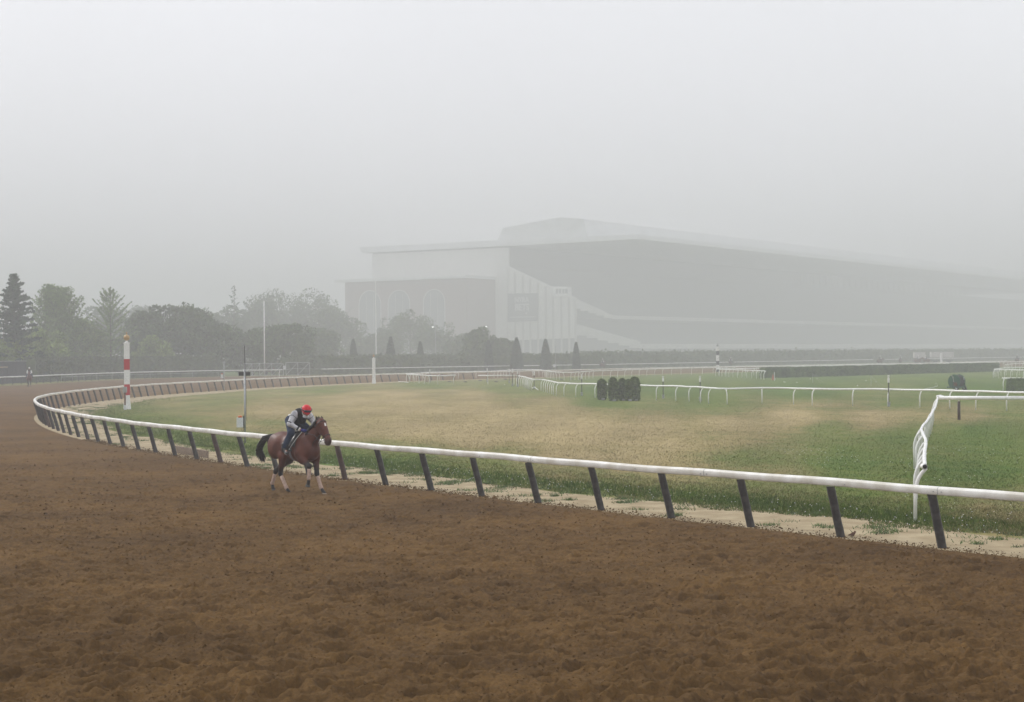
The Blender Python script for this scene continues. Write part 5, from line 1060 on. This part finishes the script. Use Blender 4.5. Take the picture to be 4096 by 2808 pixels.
def make_rider(name, label, loc, rz, hs, detail=True, shirt='shirt', hat='helmet', vest='vest', scale=1, mounted_up=False):
    root = thing(name, label, 'person', loc, rz, 'riders'); k = .03
    def S(nm, prims, mt, par=root, k_=.03, h_=hs, col=None): me = solid(prims, h_, k_, col); me.materials.append(mt); return link(nm, me, par)
    hp = (-.17, 0, 1.80); ch = (.13, 0, 1.955); hc = np.array((.40, -.01, 2.02)); fd = np.array((.86, -.38, -.42)); fd /= np.linalg.norm(fd); up_ = np.array((.42, -.12, .88)); up_ -= fd * (up_ @ fd); up_ /= np.linalg.norm(up_); sd_ = np.cross(up_, fd)
    if mounted_up: hp = (-.1, 0, 1.66); ch = (.0, 0, 2.0); hc = np.array((.08, 0, 2.28)); fd = np.array((1, 0, -.15)); fd /= np.linalg.norm(fd); up_ = np.array((.15, 0, 1.)); up_ /= np.linalg.norm(up_); sd_ = np.cross(up_, fd)
    Hd = lambda f=0, u=0, s=0: tuple(hc + fd * f + up_ * u + sd_ * s)
    shR = (ch[0] + .04, -.19, ch[2] + .01); shL = (ch[0] + .08, .19, ch[2] - .02)
    elR = (.20, -.37, 1.735); elL = (.27, .33, 1.74); wrR = (.375, -.21, 1.60); wrL = (.43, .12, 1.63); haR = (.455, -.15, 1.565); haL = (.50, .07, 1.60)
    if mounted_up: elR = (.05, -.29, 1.76); elL = (.05, .29, 1.76); wrR = (.30, -.13, 1.66); wrL = (.30, .13, 1.66); haR = (.37, -.09, 1.63); haL = (.37, .09, 1.63)
    # one continuous body under the clothes: torso, limbs, neck, head with face, hands
    knR = (.17, -.31, 1.50); knL = (.17, .31, 1.50); anR = (-.02, -.40, 1.12); anL = (-.02, .40, 1.12); toR = (.17, -.42, 1.01); toL = (.17, .42, 1.01); hR = (hp[0], -.10, hp[2]); hL = (hp[0], .10, hp[2])
    body = [C_(hp, ch, .115, .125, 1.1), C_(ch, tuple(hc - fd * .03 - up_ * .08), .07, .055), ell(Hd(0, .01), (.088, .078, .10)), C_(Hd(.03, -.05), Hd(.05, -.09), .058, .042), C_(Hd(.095, -.01), Hd(.112, -.045), .014, .018, 1, .012), C_(Hd(.0, -.02, .08), Hd(-.01, -.05, .08), .02, .015), C_(Hd(.0, -.02, -.08), Hd(-.01, -.05, -.08), .02, .015),
            C_(shR, elR, .05, .04), C_(elR, wrR, .038, .028), C_(shL, elL, .05, .04), C_(elL, wrL, .038, .028), C_(wrR, haR, .030, .038), C_(wrL, haL, .030, .038), C_(hR, knR, .095, .06), C_(knR, anR, .055, .04), C_(hL, knL, .095, .06), C_(knL, anL, .055, .04), C_(anR, toR, .035, .03), C_(anL, toL, .035, .03)]
    def skc(V): c = np.tile(np.array((.36, .17, .11)), (len(V), 1)); 
    S('body', body, M['skin'])
    S('vest' if vest == 'vest' else 'jacket', [C_((hp[0] + .07, 0, hp[2] + .05), ch, .145, .165, 1.15), C_(shR, shL, .095, .095), C_(ch, tuple(np.array(ch) + (hc - np.array(ch)) * .35), .11, .075), C_((ch[0] + .05, 0, ch[2] - .11), (ch[0] - .05, 0, ch[2] - .12), .12, .12, 1.1)], M[vest])
    for sh, el_, wr, nm in ((shR, elR, wrR, 'R'), (shL, elL, wrL, 'L')):
        sl_ = S('sleeve', [C_(sh, el_, .088, .070), C_(el_, wr, .066, .044), C_(sh, sh, .092, .092), C_(tuple(np.array(sh) * .7 + np.array(el_) * .3), tuple(np.array(sh) * .6 + np.array(el_) * .4), .09, .085)], M[shirt])
        if detail:
            for t, r0 in ((.30, .095), (.95, .078)): a = np.array(sh) + (np.array(el_) - np.array(sh)) * t; d = (np.array(el_) - np.array(sh)); d /= np.linalg.norm(d); q = MB(); q.tube([tuple(a - d * .016), tuple(a + d * .016)], r0, 14); q.build('band', M['vest'], sl_, smooth=True)
            a = np.array(el_) + (np.array(wr) - np.array(el_)) * .8; q = MB(); q.tube([tuple(a), tuple(wr)], [.055, .047], 12); q.build('black_cuff', M['vest'], sl_, smooth=True)
    for wr, ha, sg_ in ((wrR, haR, -1), (wrL, haL, 1)):
        d = np.array(ha) - np.array(wr); d /= np.linalg.norm(d); P_ = [C_(tuple(np.array(ha) - d * .05), tuple(np.array(ha) + d * .012), .034, .040, 1, .02)]; iw = np.array((0, -sg_, 0)); 
        for i in range(4):   # fingers curled round the rein, thumb on top
            b0 = np.array(ha) + d * .03 + np.array((0, 0, .03 - .02 * i)); ln = (.034, .04, .038, .03)[i]; m1 = b0 + d * ln * .8 + iw * .012; m2 = m1 + iw * .03 - d * .005; m3 = m2 - d * ln * .7 + iw * .004
            P_ += [C_(tuple(b0), tuple(m1), .0115, .0105, 1, .005), C_(tuple(m1), tuple(m2), .0105, .0095, 1, .004), C_(tuple(m2), tuple(m3), .0095, .0085, 1, .003)]
        b0 = np.array(ha) + np.array((0, 0, .035)); P_ += [C_(tuple(b0 - d * .01), tuple(b0 + d * .035 + iw * .012), .013, .011, 1, .006), C_(tuple(b0 + d * .035 + iw * .012), tuple(b0 + d * .055 + iw * .03 - np.array((0, 0, .01))), .011, .009, 1, .004)]
        gl = S('glove', P_, M['glove'], h_=.006 if detail else hs, k_=.01)
        if detail: q = MB(); a = np.array(wr); q.tube([tuple(a - d * .012), tuple(a + d * .022)], [.050, .046], 12); q.build('cuff', M['cuff'], gl, smooth=True)
    S('jeans', [C_(hR, knR, .125, .088), C_(knR, anR, .085, .062), C_(hL, knL, .125, .088), C_(knL, anL, .085, .062), C_(hR, hL, .125, .125), C_(hp, (hp[0] + .08, 0, hp[2] + .06), .12, .12)], M['jeans'])
    if detail: q = MB(); q.tube([(hp[0] + .0, -.14, hp[2] + .10), (hp[0] - .06, -.08, hp[2] + .13), (hp[0] - .07, .06, hp[2] + .13)], .03, 8); q.build('shirt_tail', M['cuff'], root, smooth=True)
    for an, to in ((anR, toR), (anL, toL)): S('boot', [C_((an[0] + .01, an[1], an[2] + .10), an, .060, .056), C_((an[0] - .035, an[1], an[2] - .05), to, .044, .040), C_(an, (an[0] + .07, an[1], an[2] - .04), .056, .044)], M['leather'])
    hl = S('helmet', [ell(Hd(-.015, .062), (.135, .118, .125)), C_(Hd(.07, .045, -.05), Hd(.07, .045, .05), .05, .05)], M[hat], k_=.02)
    if detail:
        S('brim', [C_(Hd(.125, .025, -.055), Hd(.125, .025, .055), .018, .018), C_(Hd(.15, .015, -.02), Hd(.15, .015, .02), .016, .016)], M[hat], hl, .02, .008)
        q = MB(); q.tube([Hd(-.015 + .142 * math.cos(a), .075, .128 * math.sin(a)) for a in np.linspace(0, 2 * math.pi, 26)], .013, 8); q.build('goggle_strap', M['goggle'], hl, smooth=True)
        S('goggles', [C_(Hd(.125, .078, -.06), Hd(.125, .078, .06), .030, .030)], M['goggle'], hl, .02, .008)
        S('mask', [C_(Hd(.055, -.095, -.03), Hd(.055, -.095, .03), .045, .045), C_(Hd(.03, -.11, -.05), Hd(.03, -.11, .05), .03, .03)], M['mask'], root, .02, .008)
        q = MB()
        for s_ in (-1, 1): q.tube([Hd(.02, .05, s_ * .105), Hd(.01, -.03, s_ * .10), Hd(.04, -.11, s_ * .05)], .008, 5)
        q.build('chin_strap', M['cuff'], hl)
        q = MB(); q.tube([tuple(haR), (.36, -.30, 1.36), (.28, -.38, 1.20), (.22, -.42, 1.08)], [.006, .005, .004, .003], 6); wp = q.build('whip', M['cuff'], None); tag(wp, 'thin pale riding whip slanting down along the saddle beside the red helmeted rider', 'whip'); wp.location = loc; wp.rotation_euler = (0, 0, rz)
        q = MB()
        for sg_ in (-1, 1): q.tube([(.10, sg_ * .40, 1.0), (.12, sg_ * .47, 1.02), (.10, sg_ * .43, 1.12), (.08, sg_ * .36, 1.02), (.10, sg_ * .40, 1.0)], .009, 6)
        q.build('stirrup', M['grey'], bpy.data.objects['saddle'])
        q = MB()
        for sg_ in (-1, 1): q.tube([(.10, sg_ * .43, 1.12), (.10, sg_ * .31, 1.45)], .010, 5)
        q.build('stirrup_leather', M['leather'], bpy.data.objects['saddle'])
    else:
        S('face_front', [C_(Hd(.05, -.02, -.02), Hd(.05, -.02, .02), .05, .05)], M['skin'])  # plain skin-coloured bulge at the front of the distant riders' faces
    return root
hl_ = G(1192, 1980); HR = math.atan2(-.743, .669)
make_horse('racehorse', 'bay horse with pale leg wraps galloping along the inner rail', POSE, (hl_.x, hl_.y, .03), HR, .0165)
make_rider('person', 'rider in red helmet, black vest and jeans crouching over the galloping bay horse', (hl_.x, hl_.y, .06), HR, .011)
g = G(118, 1547); RZ2 = math.atan2(-.97, .22)
h2 = make_horse('racehorse', 'distant bay horse coming straight on along the outer rail at far left', WALK, (g.x, g.y, .01), RZ2, .035, False)
r2 = make_rider('person', 'distant rider in a white cap and pale blue top at far left', (g.x, g.y, .01), RZ2, .03, False, 'white', 'white', 'vest', mounted_up=True)
for px, lb, rz, d in ((3520, 'dim horse seen in the gap of the far outer rail', .6, 430), (3601, 'dim horse standing alone between two rail gaps, facing away', 1.2, 455), (3672, 'dim horse left of the faint pole, side on in the fog', -.3, 440), (3705, 'dim horse nearest the faint pole with a ball', 2.6, 445), (2410, 'tiny dim horse in the small gap of the far outer rail', 1.0, 385), (2923, 'tiny dim horse between rail pieces right of the black and white pole', 1.4, 410), (4068, 'dim horse at the right edge beyond the far rails', .9, 430)):
    u, v = uv(px, 1430); loc = (u / FPX * d, d, .01); dup(h2, loc, rz, lb)
    dup(r2, loc, rz, lb.replace('horse', 'rider').replace('standing alone', 'mounted alone').replace('side on ', ''))

# a little soil thrown up behind the hind hooves
q = MB(); r_ = random.Random(8); bs = Vector((hl_.x, hl_.y, 0)); fw = Vector((.669, -.743, 0)); lf = Vector((.743, .669, 0))
for i in range(130):
    k_ = r_.random(); x = -.1 - 1.25 * r_.random() ** 1.2; y = r_.gauss(-.05, .12); z = .03 + abs(r_.gauss(0, .07)); p = bs + fw * x + lf * y; s_ = r_.uniform(.005, .014)
    q.lathe((p.x, p.y, z), [(.2 * s_, -s_), (s_, 0), (.3 * s_, s_ * .8)], 5)
q.build('thrown_soil', M['dirt'])['kind'] = 'stuff'

# ------------------------------------------------------------------ the fog: one closed box of even air round everything
q = MB(); q.box((200, 880, 41), (1600, 2200, 86)); hz = q.build('haze', [bpy.data.materials.new('fog')])
hz['kind'] = 'stuff'
m = hz.data.materials[0]; m.use_nodes = True; m.node_tree.nodes.clear(); o_ = m.node_tree.nodes.new('ShaderNodeOutputMaterial'); v_ = m.node_tree.nodes.new('ShaderNodeVolumePrincipled')
v_.inputs['Color'].default_value = (.755, .765, .775, 1); v_.inputs['Density'].default_value = FOG; v_.inputs['Anisotropy'].default_value = 0.0
m.node_tree.links.new(v_.outputs[0], o_.inputs['Volume'])
